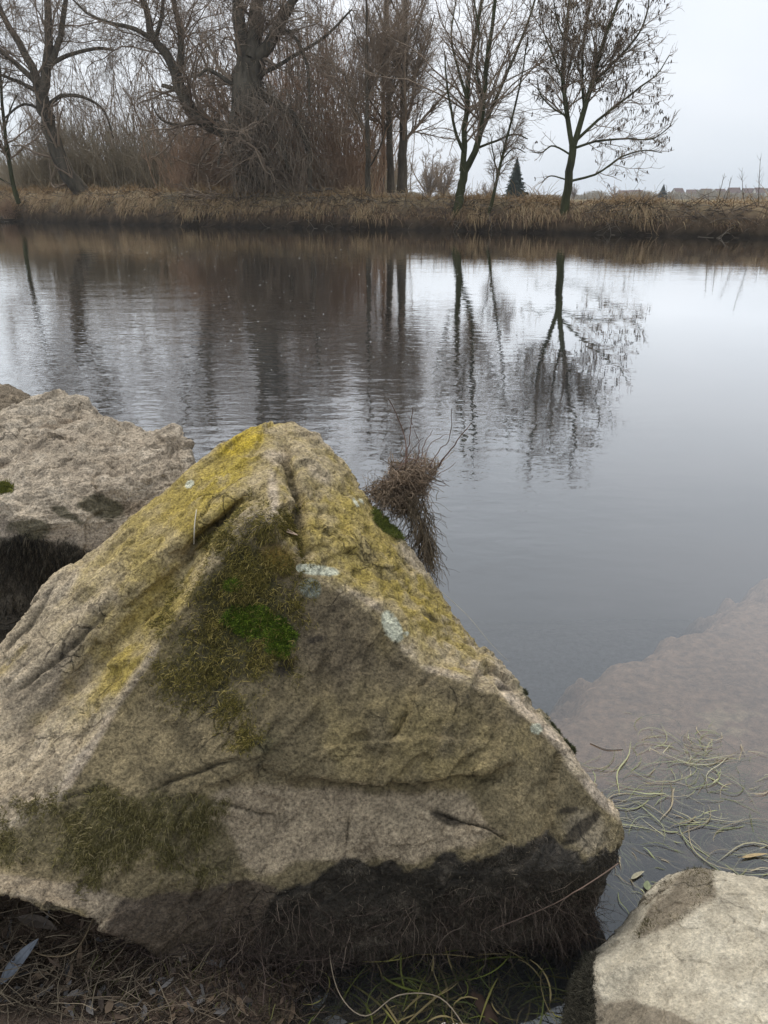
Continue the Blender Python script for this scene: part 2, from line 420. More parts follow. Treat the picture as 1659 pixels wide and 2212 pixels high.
# deep hole beside the boulder corner
xr, yr = X.ravel(), Yg.ravel()
P = np.stack([xr, yr, z], -1)
mud = np.array([0.085, 0.058, 0.040]); mud2 = np.array([0.22, 0.15, 0.11]); silt = np.array([0.60, 0.42, 0.31]); siltd = np.array([0.34, 0.26, 0.22]); deepc = np.array([0.125, 0.135, 0.155])
m = sst(-0.2, 0.5, fbm(P, 6.0, 4, 31))[:, None]
C = mud * (1 - m) + mud2 * m
ms_ = np.clip(.6 * sst(0.0, 0.4, fbm(P * [1, 2.2, 1], 5.0, 5, 33)) + .8 * sst(.15, .45, fbm(P * [1, 2.6, 1], 28, 4, 35)), 0, 1)[:, None]
S = silt * (1 - 0.55 * ms_) + siltd * 0.55 * ms_
C = C * (1 - a[:, None]) + S * a[:, None]
deepc = np.where((xr < .9)[:, None] & (yr < 1.45)[:, None], np.array([.02, .018, .014]), deepc)  # pool bed blackened, painting in the boulder's dark reflection
cr_s = sst(.15, .4, fbm(P * [1, 1.6, 1], 13, 4, 36)) * np.exp(-((xr - 1.22) / .30) ** 2 - ((yr - 2.12) / .13) ** 2)
C = C * (1 - .9 * cr_s[:, None]) + .9 * cr_s[:, None] * np.array([.75, .60, .42])
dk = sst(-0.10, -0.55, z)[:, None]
C = C * (1 - dk) + deepc * dk  # murky water's dimming with depth painted into the bed colour
nx, ny = len(xs), len(ys)
I = np.arange(ny - 1)[:, None] * nx + np.arange(nx - 1)[None, :]
Q = np.stack([I, I + 1, I + nx + 1, I + nx], -1).reshape(-1, 4)
tag(mesh('ground', P, Q, M_ground, None, C), kind='structure')
def ground_at(x, y):
    return near_z(np.atleast_1d(x).astype(float), np.atleast_1d(y).astype(float))[0]

# ------------------------------------------------------------------ boulders
def subdivide(V, T):
    E = np.concatenate([T[:, [0, 1]], T[:, [1, 2]], T[:, [2, 0]]]); E.sort(axis=1)
    key = E[:, 0].astype(np.int64) * len(V) + E[:, 1]
    uq, inv = np.unique(key, return_inverse=True)
    a = uq // len(V); b = uq % len(V)
    mid = (V[a] + V[b]) * 0.5
    n = len(T); m = inv.reshape(3, n) + len(V)
    V2 = np.concatenate([V, mid])
    T2 = np.concatenate([np.stack([T[:, 0], m[0], m[2]], 1), np.stack([m[0], T[:, 1], m[1]], 1), np.stack([m[2], m[1], T[:, 2]], 1), np.stack([m[0], m[1], m[2]], 1)])
    return V2, T2
def laplace(V, T, it, lam=0.5):
    E = np.concatenate([T[:, [0, 1]], T[:, [1, 2]], T[:, [2, 0]]])
    E = np.concatenate([E, E[:, ::-1]])
    cnt = np.bincount(E[:, 0], minlength=len(V))[:, None]
    for _ in range(it):
        S = np.stack([np.bincount(E[:, 0], weights=V[E[:, 1], c], minlength=len(V)) for c in range(3)], 1)
        V = V + lam * (S / cnt - V)
    return V
def vnormals(V, T):
    fn = np.cross(V[T[:, 1]] - V[T[:, 0]], V[T[:, 2]] - V[T[:, 0]])
    N = np.stack([sum(np.bincount(T[:, k], weights=fn[:, c], minlength=len(V)) for k in range(3)) for c in range(3)], 1)
    return N / (np.linalg.norm(N, axis=1, keepdims=True) + 1e-12)
def chip(p, sc, seed=0):
    q = p * sc + 0.25 * np.stack([vnoise(p * sc * 2, seed + k) for k in range(3)], 1)
    i = np.floor(q).astype(np.int64); best = np.full(len(p), 1e9); out = np.zeros(len(p)); rim = np.full(len(p), 1e9)
    for dx in (-1, 0, 1):
        for dy in (-1, 0, 1):
            for dz in (-1, 0, 1):
                c = i + [dx, dy, dz]
                h = [_h(c[:, 0], c[:, 1], c[:, 2], seed + 7 * k) for k in range(7)]
                r = q - (c + .5 + .45 * np.stack(h[:3], 1)); d = np.sum(r * r, 1)
                val = h[3] * .5 + r @ np.zeros(3) + r[:, 0] * h[4] + r[:, 1] * h[5] + r[:, 2] * h[6]
                k = d < best; out = np.where(k, val, out); best = np.where(k, d, best)
    return out
def seg_dist(u, v, pts):
    """distance to a polyline, signed side and running parameter"""
    best = np.full(len(u), 1e9); tt = np.zeros(len(u)); sd = np.zeros(len(u))
    pts = np.asarray(pts, float); n = len(pts) - 1
    for i in range(n):
        a = pts[i]; b = pts[i + 1]; d = b - a; L = d @ d
        s = np.clip(((u - a[0]) * d[0] + (v - a[1]) * d[1]) / L, 0, 1)
        dx = u - (a[0] + s * d[0]); dy = v - (a[1] + s * d[1]); q = np.hypot(dx, dy)
        cr_ = d[0] * dy - d[1] * dx
        k = q < best
        best = np.where(k, q, best); tt = np.where(k, (i + s) / n, tt); sd = np.where(k, np.sign(cr_), sd)
    return best, tt, sd
def poly_sd(u, v, pts):
    """positive inside"""
    pts = np.asarray(pts, float)
    d, _, _ = seg_dist(u, v, np.vstack([pts, pts[:1]]))
    ins = np.zeros(len(u), bool); n = len(pts); j = n - 1
    for i in range(n):
        yi, yj = pts[i, 1], pts[j, 1]; xi, xj = pts[i, 0], pts[j, 0]
        if yi != yj:
            c = ((yi > v) != (yj > v)) & (u < (xj - xi) * (v - yi) / (yj - yi) + xi)
            ins ^= c
        j = i
    return np.where(ins, d, -d)

class Rock:
    """front: measured surface points (u, v, Y); ring: outline (u, v, Y, class); a real closed stone with its own back and foot"""
    def __init__(s, ring, front, lines, levels, base_z=-0.4, back=0.14, drop=0.2, sm=(3, 6)):
        R3 = W([p[0] for p in ring], [p[1] for p in ring], [p[2] for p in ring])
        F3 = W([p[0] for p in front], [p[1] for p in front], [p[2] for p in front]) if front else np.zeros((0, 3))
        nR = len(ring)
        uv = [Vector((p[0], p[1])) for p in ring] + [Vector((p[0], p[1])) for p in front]
        edges = []
        fidx = {(p[0], p[1]): nR + i for i, p in enumerate(front)}; fidx.update({(p[0], p[1]): i for i, p in enumerate(ring)})
        for ln in lines:
            for a, b in zip(ln[:-1], ln[1:]): edges.append((fidx[a], fidx[b]))
        vo, eo, fo, ov, oe, of = delaunay_2d_cdt(uv, edges, [list(range(nR))], 1, 1e-4)
        P3 = []
        src = np.vstack([R3, F3])
        for i, o in enumerate(ov):
            P3.append(src[o[0]] if o else None)
        remap = {}
        for i, o in enumerate(ov):
            for q in o: remap[q] = i
        P3 = [p if p is not None else W(vo[i].x, vo[i].y, 1.3) for i, p in enumerate(P3)]
        tris = []
        for f in fo:
            for k in range(1, len(f) - 1): tris.append((f[0], f[k], f[k + 1]))
        V = list(P3)
        nfront = len(V)
        cen = R3.mean(0)
        B1 = []; B2 = []
        for p, q in zip(R3, ring):
            inw = cen[:2] - p[:2]
            if q[3] == 'b':
                b1 = np.array([p[0] + 0.10 * inw[0], p[1] + back, p[2] - drop])
                b2 = np.array([p[0] + 0.18 * inw[0], p[1] + back * 1.4, base_z])
            elif q[3] == 'o':
                b1 = np.array([p[0] + 0.02 * inw[0], p[1] + 0.20, p[2] - 0.035])
                b2 = np.array([p[0] + 0.06 * inw[0], p[1] + 0.30, base_z])
            else:
                b1 = np.array([p[0] + 0.06 * inw[0], p[1] + 0.07, p[2] - 0.09])
                b2 = np.array([p[0] + 0.12 * inw[0], p[1] + 0.16, base_z])
            b1[2] = max(b1[2], base_z + 0.1)
            B1.append(len(V)); V.append(b1); B2.append(len(V)); V.append(b2)
        cb = len(V); V.append(np.array([cen[0], cen[1] + back, base_z]))
        for i in range(nR):
            j = (i + 1) % nR; a, b = remap[i], remap[j]
            tris += [(a, B1[i], b), (b, B1[i], B1[j]), (B1[i], B2[i], B1[j]), (B1[j], B2[i], B2[j]), (B2[i], cb, B2[j])]
        V = np.array(V); T = np.array(tris)
        # orient outward consistently: front faces towards camera
        cen3 = V.mean(0)
        fn = np.cross(V[T[:, 1]] - V[T[:, 0]], V[T[:, 2]] - V[T[:, 0]])
        nf_ = len(T) - nR * 5
        camv = np.array([0, 0, H]) - V[T[:nf_, 0]]
        flip = np.sum(fn[:nf_] * camv, 1) < 0
        T[:nf_][flip] = T[:nf_][flip][:, ::-1]
        # ring order: make the skirt agree with the front faces
        d = {}
        for t_ in T[:nf_]:
            for k in range(3): d[(t_[k], t_[(k + 1) % 3])] = 1
        a, b = remap[0], remap[1]
        if (a, b) in d: pass
        # skirt triangle 0 is (a, B1, b): contains directed edge b->a ; needs front to hold a->b
        if (b, a) in d: T[nf_:] = T[nf_:, ::-1]
        for L in range(levels):
            V, T = subdivide(V, T)
            if L == 1: V = laplace(V, T, sm[0], 0.5)
            if L == 3: V = laplace(V, T, sm[1], 0.5)
        s.V, s.T = V, T
        s.N = vnormals(V, T)
    def refresh(s):
        s.N = vnormals(s.V, s.T)
        s.u, s.v = proj(s.V)
        view = np.array([0, 0, H]) - s.V; view /= np.linalg.norm(view, axis=1, keepdims=True)
        s.facing = np.sum(view * s.N, 1)
        s.front = sst(-0.05, 0.12, s.facing)
    def displace(s, d): s.V = s.V + s.N * d[:, None]
    def hit(s, u, v):
        q = (s.u - u) ** 2 + (s.v - v) ** 2 + (s.facing < 0.02) * 1e6
        i = int(np.argmin(q)); return s.V[i], s.N[i]
    def scatter(s, mask, n, r):
        w = np.clip(mask, 0, None) * (s.facing > -0.2) + 1e-12
        idx = r.choice(len(w), n, p=w / w.sum())
        return s.V[idx] + r.normal(0, 0.0015, (n, 3)), s.N[idx], idx

def crack(rk, pts, width, depth, lip=0.0, wob=6):
    w = wob * vnoise(rk.V * 18, 71)
    d, t, sd = seg_dist(rk.u + w, rk.v + wob * vnoise(rk.V * 18, 72), pts)
    taper = np.sin(np.pi * np.clip(t, 0.0, 1.0)) ** 0.5
    return -depth * np.exp(-(d / width) ** 2) * (0.25 + 0.75 * taper) * rk.front, d, t, sd
def blob(rk, u, v, ru, rv, ang=0, nz=0.35, seed=0, nf=14):
    c, s_ = math.cos(math.radians(ang)), math.sin(math.radians(ang))
    du, dv = rk.u - u, rk.v - v
    a = (du * c + dv * s_) / ru; b = (-du * s_ + dv * c) / rv
    q = np.hypot(a, b) + nz * 1.25 * fbm(rk.V, nf, 5, 40 + seed, .62)
    return q            # <1 inside

# ---- the big boulder
ring = [(-300, 1640, 1.65, 'b'), (-150, 1500, 1.72, 'b'), (0, 1370, 1.75, 'b'), (70, 1290, 1.80, 'b'), (130, 1228, 1.85, 'b'), (205, 1168, 1.9, 'b'), (270, 1105, 1.95, 'b'), (345, 1052, 2.0, 'b'), (415, 998, 2.05, 'b'),
        (470, 957, 2.1, 'b'), (520, 928, 2.14, 'b'), (575, 908, 2.17, 'b'), (635, 906, 2.17, 'b'), (690, 935, 2.15, 'b'), (745, 990, 2.12, 'b'), (785, 1045, 2.08, 'b'),
        (830, 1105, 2.03, 'b'), (880, 1155, 1.98, 'b'), (925, 1205, 1.93, 'b'), (948, 1255, 1.88, 'b'), (1000, 1335, 1.8, 'b'), (1050, 1395, 1.72, 'b'), (1105, 1455, 1.65, 'b'),
        (1180, 1545, 1.57, 'b'), (1245, 1622, 1.5, 'b'), (1302, 1690, 1.44, 'b'), (1348, 1755, 1.39, 'b'), (1358, 1792, 1.355, 'b'), (1345, 1850, 1.28, 'f'), (1318, 1905, 1.24, 'f'),
        (1292, 1960, 1.24, 'f'), (1272, 2012, 1.24, 'f'), (1250, 2080, 1.22, 'f'), (1120, 2100, 1.21, 'f'), (1000, 2112, 1.2, 'f'), (800, 2118, 1.17, 'f'), (600, 2118, 1.14, 'f'), (450, 2108, 1.12, 'f'),
        (380, 2095, 1.11, 'f'), (330, 2070, 1.1, 'o'), (270, 2035, 1.08, 'o'), (225, 2010, 1.07, 'o'), (150, 1987, 1.06, 'o'), (60, 1957, 1.05, 'o'), (0, 1945, 1.05, 'o'),
        (-150, 1930, 1.05, 'o'), (-300, 1900, 1.1, 'o'), (-380, 1780, 1.3, 'b')]
FE = [(585, 1128, 1.625), (520, 1160, 1.63), (465, 1205, 1.605), (400, 1300, 1.55), (310, 1420, 1.47), (240, 1530, 1.40), (170, 1640, 1.32), (110, 1740, 1.25), (0, 1795, 1.2), (-150, 1830, 1.15)]
FR = [(585, 1128, 1.625), (625, 1180, 1.61), (660, 1225, 1.595), (740, 1270, 1.575), (830, 1335, 1.54), (870, 1390, 1.52), (930, 1440, 1.49), (1080, 1490, 1.465), (1200, 1600, 1.42), (1280, 1690, 1.385), (1325, 1745, 1.37)]
LU = [(670, 1680, 1.285), (780, 1692, 1.282), (900, 1690, 1.288), (1020, 1675, 1.31), (1120, 1650, 1.345)]
LD = [(672, 1697, 1.297), (780, 1706, 1.303), (900, 1705, 1.31), (1015, 1692, 1.325)]
R1 = [(530, 1062, 1.80), (470, 1105, 1.765), (400, 1160, 1.725), (320, 1210, 1.70), (250, 1290, 1.655), (130, 1400, 1.60), (0, 1500, 1.54), (-150, 1620, 1.45)]
GR = [(538, 1082, 1.80), (480, 1137, 1.755), (420, 1190, 1.715), (370, 1260, 1.665), (310, 1330, 1.615), (220, 1420, 1.555), (110, 1510, 1.49), (0, 1610, 1.42), (-150, 1720, 1.33)]
G2 = [(606, 955, 2.05), (622, 1010, 1.925), (642, 1080, 1.79), (658, 1150, 1.685)]
RL = [(585, 960, 2.02), (592, 1030, 1.86), (598, 1080, 1.73)]
RR = [(650, 990, 1.955), (680, 1080, 1.80), (700, 1160, 1.70)]
misc = [(620, 1330, 1.5), (560, 1450, 1.42), (750, 1450, 1.43), (450, 1560, 1.36), (700, 1600, 1.33), (900, 1580, 1.36), (1050, 1620, 1.37), (300, 1690, 1.27), (520, 1640, 1.29),
        (560, 1800, 1.235), (750, 1800, 1.25), (900, 1820, 1.225), (1050, 1790, 1.23), (1150, 1800, 1.245), (1250, 1780, 1.30), (1300, 1850, 1.255),
        (200, 1830, 1.17), (350, 1860, 1.16), (480, 1900, 1.165), (620, 1900, 1.18), (800, 1890, 1.21), (1000, 1880, 1.185), (1180, 1880, 1.19),
        (150, 1930, 1.10), (250, 1960, 1.10), (400, 2000, 1.125), (600, 2010, 1.14), (800, 2000, 1.17), (1000, 1990, 1.17), (1170, 1960, 1.18),
        (740, 1110, 1.82), (790, 1190, 1.75), (870, 1290, 1.67), (960, 1390, 1.61), (1050, 1450, 1.57), (1150, 1545, 1.495), (1230, 1625, 1.435),
        (500, 1000, 2.0), (430, 1060, 1.9), (300, 1160, 1.83), (150, 1290, 1.735), (50, 1400, 1.655), (60, 1690, 1.30), (180, 1570, 1.405), (320, 1400, 1.52)]
front = []
for L_ in (FE, FR[1:], LU, LD, R1, GR, G2, RL, RR, misc): front += L_
ln = lambda L_: [(p[0], p[1]) for p in L_]
rk = Rock(ring, front, [ln(FE), ln(FR), ln(LU), ln(LD), ln(R1), ln(GR), ln(G2), ln(RL)], 5, base_z=-0.45, sm=(1, 1))
rk.refresh()
P = rk.V
big = fbm(P, 4.0, 3, 1); 
d = 0.007 * big
rk.displace(d); rk.refresh(); P = rk.V
# bedding of the sandstone runs down the left flank
dirv = np.array([0.62, 0.55, 0.42]); dirv /= np.linalg.norm(dirv)
al = P @ dirv
Ps = P - dirv * al[:, None] * 0.82
st = fbm(Ps, 26, 4, 9, 0.55)
flank = rk.front * np.maximum(sst(20, -20, poly_sd(rk.u, rk.v, [(585, 1128), (400, 1300), (240, 1530), (110, 1740), (-200, 1830), (-200, 2200), (1500, 2200), (1400, 1780), (1080, 1490), (830, 1335), (660, 1225)])), 0.15)
fine = fbm(P, 45, 4, 3, 0.6); mid = fbm(P, 13, 4, 4, 0.55)
rd = fbm(P, 9, 4, 15, 0.5, ridged=True)
crk = np.zeros(len(P)); chA = chip(Ps * .6 + P * .4, 6.0, 21); chB = chip(Ps + P * .3, 19, 22)
Pt = P - dirv * al[:, None] * 0.94
rdl = fbm(Pt + .03 * fbm(P, 5, 2, 90)[:, None], 13, 3, 77, .5, ridged=True)
lines_ = sst(.62, .9, rdl) * flank
chC = chip(P, 40, 23)
d = 0.007 * fbm(Pt, 24, 4, 9, 0.55) * flank + 0.003 * fine + 0.0035 * mid + 0.013 * chA + 0.0060 * chB + .0016 * chC - .007 * lines_
crk = np.maximum(crk, lines_ * .55)
for pts, w_, dp in [([(608, 955), (624, 1005), (645, 1080), (655, 1140), (662, 1200)], 9, 0.030), ([(532, 1068), (480, 1118), (430, 1165), (395, 1210)], 9, 0.032),
                    ([(330, 1705), (360, 1690), (420, 1672), (470, 1650), (520, 1640)], 4, 0.016), ([(665, 1684), (780, 1700), (900, 1698), (1015, 1681), (1080, 1668)], 6, 0.022),
                    ([(756, 1762), (752, 1790), (750, 1835)], 3.5, 0.010), ([(915, 1742), (965, 1762), (1050, 1790), (1110, 1815)], 4, 0.014),
                    ([(395, 1210), (330, 1300), (220, 1415), (60, 1565)], 15, 0.024), ([(250, 1300), (130, 1415), (0, 1510)], 9, 0.012), ([(250, 1700), (180, 1712), (120, 1730)], 4, 0.008),
                    ([(905, 1325), (950, 1345)], 8, 0.008), ([(1040, 1395), (1110, 1450)], 9, 0.010), ([(1080, 1470), (1115, 1490)], 6, 0.012),
                    ([(655, 1150), (640, 1110)], 10, 0.01), ([(420, 1730), (520, 1745), (620, 1770)], 5, 0.006), ([(130, 1260), (60, 1360), (0, 1420)], 8, 0.009),
                    ([(600, 1420), (640, 1450)], 12, 0.015)]:
    dc, _, _, _ = crack(rk, pts, w_, dp); d = d + dc; crk = np.maximum(crk, np.clip(-dc / dp, 0, 1) * (w_ < 10))
# the shelf of broken stone stands proud above its ledge
lw = poly_sd(rk.u, rk.v, [(670, 1680), (780, 1693), (900, 1691), (1020, 1676), (1120, 1650), (1080, 1600), (900, 1590), (700, 1610)])
d = d + 0.011 * sst(-3, 8, lw) * rk.front
rk.displace(d); rk.refresh(); P = rk.V
u, v = rk.u, rk.v
n5 = fbm(P, 5, 4, 50); n12 = fbm(P, 12, 4, 51); n30 = fbm(P, 30, 3, 52); n3 = fbm(P, 3, 3, 53)
def mixc(C, m, c): 
    m = np.clip(m, 0, 1)[:, None]; return C * (1 - m) + np.asarray(c) * m
base = np.array([0.45, 0.365, 0.25])
C = np.tile(base, (len(P), 1))
C = mixc(C, sst(-0.1, 0.5, n5) * 0.55, (0.30, 0.245, 0.175))
C = mixc(C, sst(0.1, 0.6, st) * 0.5, (0.56, 0.47, 0.355))
C = mixc(C, sst(0.15, 0.5, -st) * 0.35 * flank, (0.17, 0.125, 0.08))
# grey slabs on the left flank
C = mixc(C, sst(1.15, 0.6, blob(rk, 170, 1420, 260, 60, -43, 0.4, 1)) * 0.75, (0.20, 0.165, 0.12))
# front face: granular olive brown, darkened further as painted shade
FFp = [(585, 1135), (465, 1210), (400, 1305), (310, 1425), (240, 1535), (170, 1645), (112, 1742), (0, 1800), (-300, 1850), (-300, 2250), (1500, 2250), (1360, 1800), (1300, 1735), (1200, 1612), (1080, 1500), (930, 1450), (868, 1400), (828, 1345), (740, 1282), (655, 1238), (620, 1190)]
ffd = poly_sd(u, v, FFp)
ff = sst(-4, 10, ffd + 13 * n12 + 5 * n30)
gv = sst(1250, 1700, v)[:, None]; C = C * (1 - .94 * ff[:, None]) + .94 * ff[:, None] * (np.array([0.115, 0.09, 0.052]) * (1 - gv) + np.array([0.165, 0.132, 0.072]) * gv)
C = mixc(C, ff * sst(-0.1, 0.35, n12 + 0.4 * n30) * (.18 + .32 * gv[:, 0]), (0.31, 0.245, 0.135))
# yellow crust lichen
YL = np.zeros(len(P))
def yadd(q, k): 
    global YL; YL = np.maximum(YL, sst(1.5, 0.2, q) * k)
yadd(blob(rk, 520, 975, 110, 60, -35, 0.3, 2), 1.0)
yadd(blob(rk, 440, 1070, 190, 80, -38, 0.4, 3), 0.85)
yadd(blob(rk, 600, 1060, 70, 130, -10, 0.4, 4), 0.5)
yadd(blob(rk, 740, 1120, 110, 170, -40, 0.5, 5), 0.62)
yadd(blob(rk, 900, 1290, 220, 70, 47, 0.35, 6), 0.9)
yadd(blob(rk, 760, 1240, 110, 40, 30, 0.35, 7), 0.75)
yadd(blob(rk, 1020, 1430, 110, 40, 42, 0.35, 8), 0.55)
yadd(blob(rk, 640, 1170, 40, 80, -20, 0.35, 9), 0.75)
yadd(blob(rk, 370, 1250, 60, 190, 36, 0.4, 10), 0.55)
yadd(blob(rk, 260, 1450, 40, 120, 36, 0.35, 11), 0.8)
yadd(blob(rk, 310, 1130, 200, 50, -42, 0.4, 12), 0.35)
yadd(blob(rk, 30, 1420, 120, 12, -46, 0.3, 13), 0.5)
yel = np.array([0.36, 0.27, 0.06])
YB = np.maximum.reduce([sst(1.3, .3, blob(rk, 430, 1080, 330, 120, -42, .5, 55)), sst(1.3, .3, blob(rk, 800, 1200, 330, 130, 47, .5, 56)), sst(1.3, .3, blob(rk, 330, 1330, 90, 330, 36, .5, 57))])
C = mixc(C, YB * .92 * (1 - .8 * ff) * (.62 + .38 * sst(-.4, .3, n12 + .4 * st)), (0.36, 0.275, 0.085))
keep = sst(-0.45, 0.45, n30 + 0.6 * n12 + .4 * st + (YL - 0.6))
C = mixc(C, YL * keep * (1 - 0.75 * ff), yel)
C = mixc(C, sst(1.1, 0.4, blob(rk, 530, 950, 80, 28, -32, 0.3, 14)) * 0.7 * keep, (0.50, 0.36, 0.03))
C = mixc(C, sst(1.1, 0.3, blob(rk, 480, 1035, 110, 35, -36, 0.3, 14)) * 0.45 * keep, (0.44, 0.33, 0.035))
# pinkish crests, with ridge highlights painted into the colour
for q, k in ((blob(rk, 590, 1070, 16, 60, -5, 0.3, 15), .7), (blob(rk, 560, 1120, 50, 14, 10, 0.3, 16), .6), (blob(rk, 690, 1020, 50, 18, 45, 0.4, 17), .5), (blob(rk, 590, 985, 40, 18, 15, .4, 18), .5),
             (blob(rk, 780, 1290, 60, 10, 33, .3, 19), .5), (blob(rk, 1290, 1715, 60, 14, 50, .3, 20), .7), (blob(rk, 1130, 1530, 110, 12, 44, .3, 20), .6), (blob(rk, 960, 1452, 60, 9, 14, .3, 20), .5), (blob(rk, 280, 1480, 12, 130, 36, .3, 20), .45), (blob(rk, 1210, 1610, 80, 12, 47, .3, 20), .5), (blob(rk, 180, 1640, 150, 14, -57, .3, 21), .6), (blob(rk, 900, 1210, 60, 22, 48, .4, 21), .6)):
    C = mixc(C, sst(1.2, 0.4, q) * k, (0.56, 0.46, 0.36))
# ochre bloom over the middle of the front face
C = mixc(C, sst(1.2, 0.2, blob(rk, 860, 1600, 330, 120, 8, 0.4, 22)) * 0.42 * sst(-.4, .4, n12), (0.27, 0.21, 0.075))
C = mixc(C, sst(1.1, 0.5, blob(rk, 730, 1380, 110, 120, 20, 0.4, 23)) * 0.55, (0.105, 0.082, 0.055))
C = mixc(C, sst(1.1, 0.5, blob(rk, 860, 1450, 130, 40, 20, 0.4, 24)) * 0.45, (0.12, 0.095, 0.06))
C0 = None
# pale bare lower band
PB = [(420, 1740), (560, 1690), (680, 1702), (900, 1712), (1000, 1715), (1090, 1800), (1010, 1832), (930, 1850), (880, 1870), (800, 1862), (740, 1858), (640, 1868), (560, 1895), (520, 1880), (480, 1800)]
C = mixc(C, sst(-8, 14, poly_sd(u, v, PB) + 24 * n12 + 8 * n30) * 0.85, (0.40, 0.32, 0.22))
C = mixc(C, sst(1.1, .5, blob(rk, 1270, 1800, 70, 50, 40, .4, 25)) * .6, (0.26, 0.22, 0.165))
C = mixc(C, sst(.35, .9, crk) * .75, (0.05, 0.04, 0.025))
# dark drips and stains
for q in (blob(rk, 965, 1768, 42, 14, 22, .4, 26), blob(rk, 1255, 1790, 55, 14, -42, .4, 27), blob(rk, 1230, 1750, 25, 9, -10, .4, 28), blob(rk, 685, 1382, 26, 12, 0, .9, 29, 22), blob(rk, 620, 1440, 22, 26, 20, .6, 29, 20)):
    C = mixc(C, sst(1.15, .7, q) * .85, (0.035, 0.028, 0.02))
# moss stains
mossA = sst(1.25, .45, blob(rk, 520, 1310, 125, 165, 18, .75, 30, 9)); mossB = sst(1.2, .35, blob(rk, 450, 1470, 130, 100, 10, .8, 31, 9)); mossC = sst(1.2, .4, blob(rk, 545, 1600, 60, 50, 0, .8, 32, 10))
mossD = sst(1.2, .45, np.minimum.reduce([blob(rk, 100, 1810, 190, 75, 5, .9, 33, 8), blob(rk, 270, 1800, 130, 85, 0, .9, 58, 8), blob(rk, 400, 1790, 80, 75, -20, .9, 34, 8), blob(rk, 460, 1890, 70, 50, 0, 1.0, 59, 8)])) * (.3 + .7 * sst(-.35, .15, n12 + .6 * n30))
mossBright = sst(1.15, .5, np.minimum.reduce([blob(rk, 560, 1345, 68, 34, 18, .9, 35, 16), blob(rk, 600, 1385, 34, 40, 10, .9, 57, 16), blob(rk, 500, 1262, 26, 20, 0, 1., 35, 16)]))
mossL = sst(1.1, .7, blob(rk, 838, 1130, 48, 22, 42, .3, 36))
mossE = sst(1.1, .75, blob(rk, 1180, 1548, 120, 7, 49, 1.0, 37, 20)) 
for m_, c_, k in ((mossA, (0.055, 0.052, 0.018), .85), (mossB, (0.06, 0.058, 0.025), .7), (mossC, (.06, .06, .025), .7), (mossD, (0.085, 0.078, 0.03), .85), (mossBright, (0.04, 0.085, 0.012), .9), (mossL, (.06, .07, .02), .9), (mossE, (.10, .10, .05), .6)):
    C = mixc(C, m_ * k * rk.front, c_)
C = mixc(C, sst(1.2, .4, blob(rk, 600, 1205, 50, 45, 10, .4, 38)) * .7, (0.22, 0.14, 0.02))
# pale muddy lip, brown wet flank below it
C = mixc(C, sst(1.1, .7, np.minimum(blob(rk, 120, 1930, 220, 30, 10, .4, 39), blob(rk, 235, 1985, 60, 45, 55, .4, 40))) * .85, (0.33, 0.265, 0.19))
wetB = sst(-6, 8, poly_sd(u, v, [(270, 1945), (330, 1930), (520, 1890), (600, 1920), (620, 2200), (250, 2200), (235, 2010)]) + 26 * n12 + 12 * n30)
C = mixc(C, wetB * .9, (0.095, 0.072, 0.052))
# black wet algae skirt
AL = [(560, 1990), (600, 1925), (660, 1895), (705, 1872), (745, 1862), (790, 1868), (850, 1850), (880, 1878), (920, 1880), (960, 1835), (985, 1830), (1000, 1862), (1060, 1850), (1100, 1830), (1150, 1818), (1190, 1800), (1240, 1825), (1260, 1860), (1345, 1835), (1400, 1900), (1400, 2300), (470, 2300), (520, 2060)]
alg_d = poly_sd(u, v, AL) + 26 * n12 + 16 * n30
alg = sst(-4, 6, alg_d)
algc = 0.024 + 0.035 * sst(-.1, .5, n12) + .04 * sst(.1, .5, n30)
algc = algc + .04 * sst(.19, .05, P[:, 2] + .06 * n12)
C = C * (1 - alg[:, None] * .97) + .97 * alg[:, None] * np.stack([algc * 1.2, algc, algc * .76], 1)
# lichen plaques, pale blue-green
for q in (blob(rk, 690, 1232, 46, 13, 8, .35, 41), blob(rk, 846, 1352, 19, 38, -28, .25, 42), blob(rk, 409, 1046, 11, 7, -40, .3, 44), blob(rk, 1157, 1574, 13, 11, 0, .6, 45), blob(rk, 645, 1228, 7, 9, 0, .4, 46), blob(rk, 768, 1085, 3.5, 12, -35, .2, 47), blob(rk, 781, 1083, 2.5, 8, -35, .2, 48), blob(rk, 878, 1368, 7, 5, 0, .3, 48)):
    C = mixc(C, sst(1.08, .9, q), (0.56, 0.56, 0.43))
C = mixc(C, sst(1.1, .8, blob(rk, 670, 1268, 22, 20, 0, .5, 43)) * .8, (0.27, 0.29, 0.235))
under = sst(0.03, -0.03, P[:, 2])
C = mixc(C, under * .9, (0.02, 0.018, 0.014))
alpha = np.clip(np.maximum(alg * .9, wetB * .6), 0, 1)
alpha = np.maximum(alpha, under)
rk.masks = dict(A=mossA, B=mossB, C=mossC, D=mossD, G=mossBright, L=mossL, E=mossE, alg=alg, low=sst(1925, 2010, v + 60 * n5) * sst(380, 560, u) * sst(-.03, 0.0, P[:, 2]))
O = np.array([0.05, 1.45, 0.0])
boulder = empty('boulder', O)
tag(boulder, 'huge pyramid shaped sandstone boulder with yellow lichen and a bright green moss cushion', 'boulder', 'riverside boulders')
mesh('stone', P - O, rk.T, M_stone, boulder, np.concatenate([C, alpha[:, None]], 1))

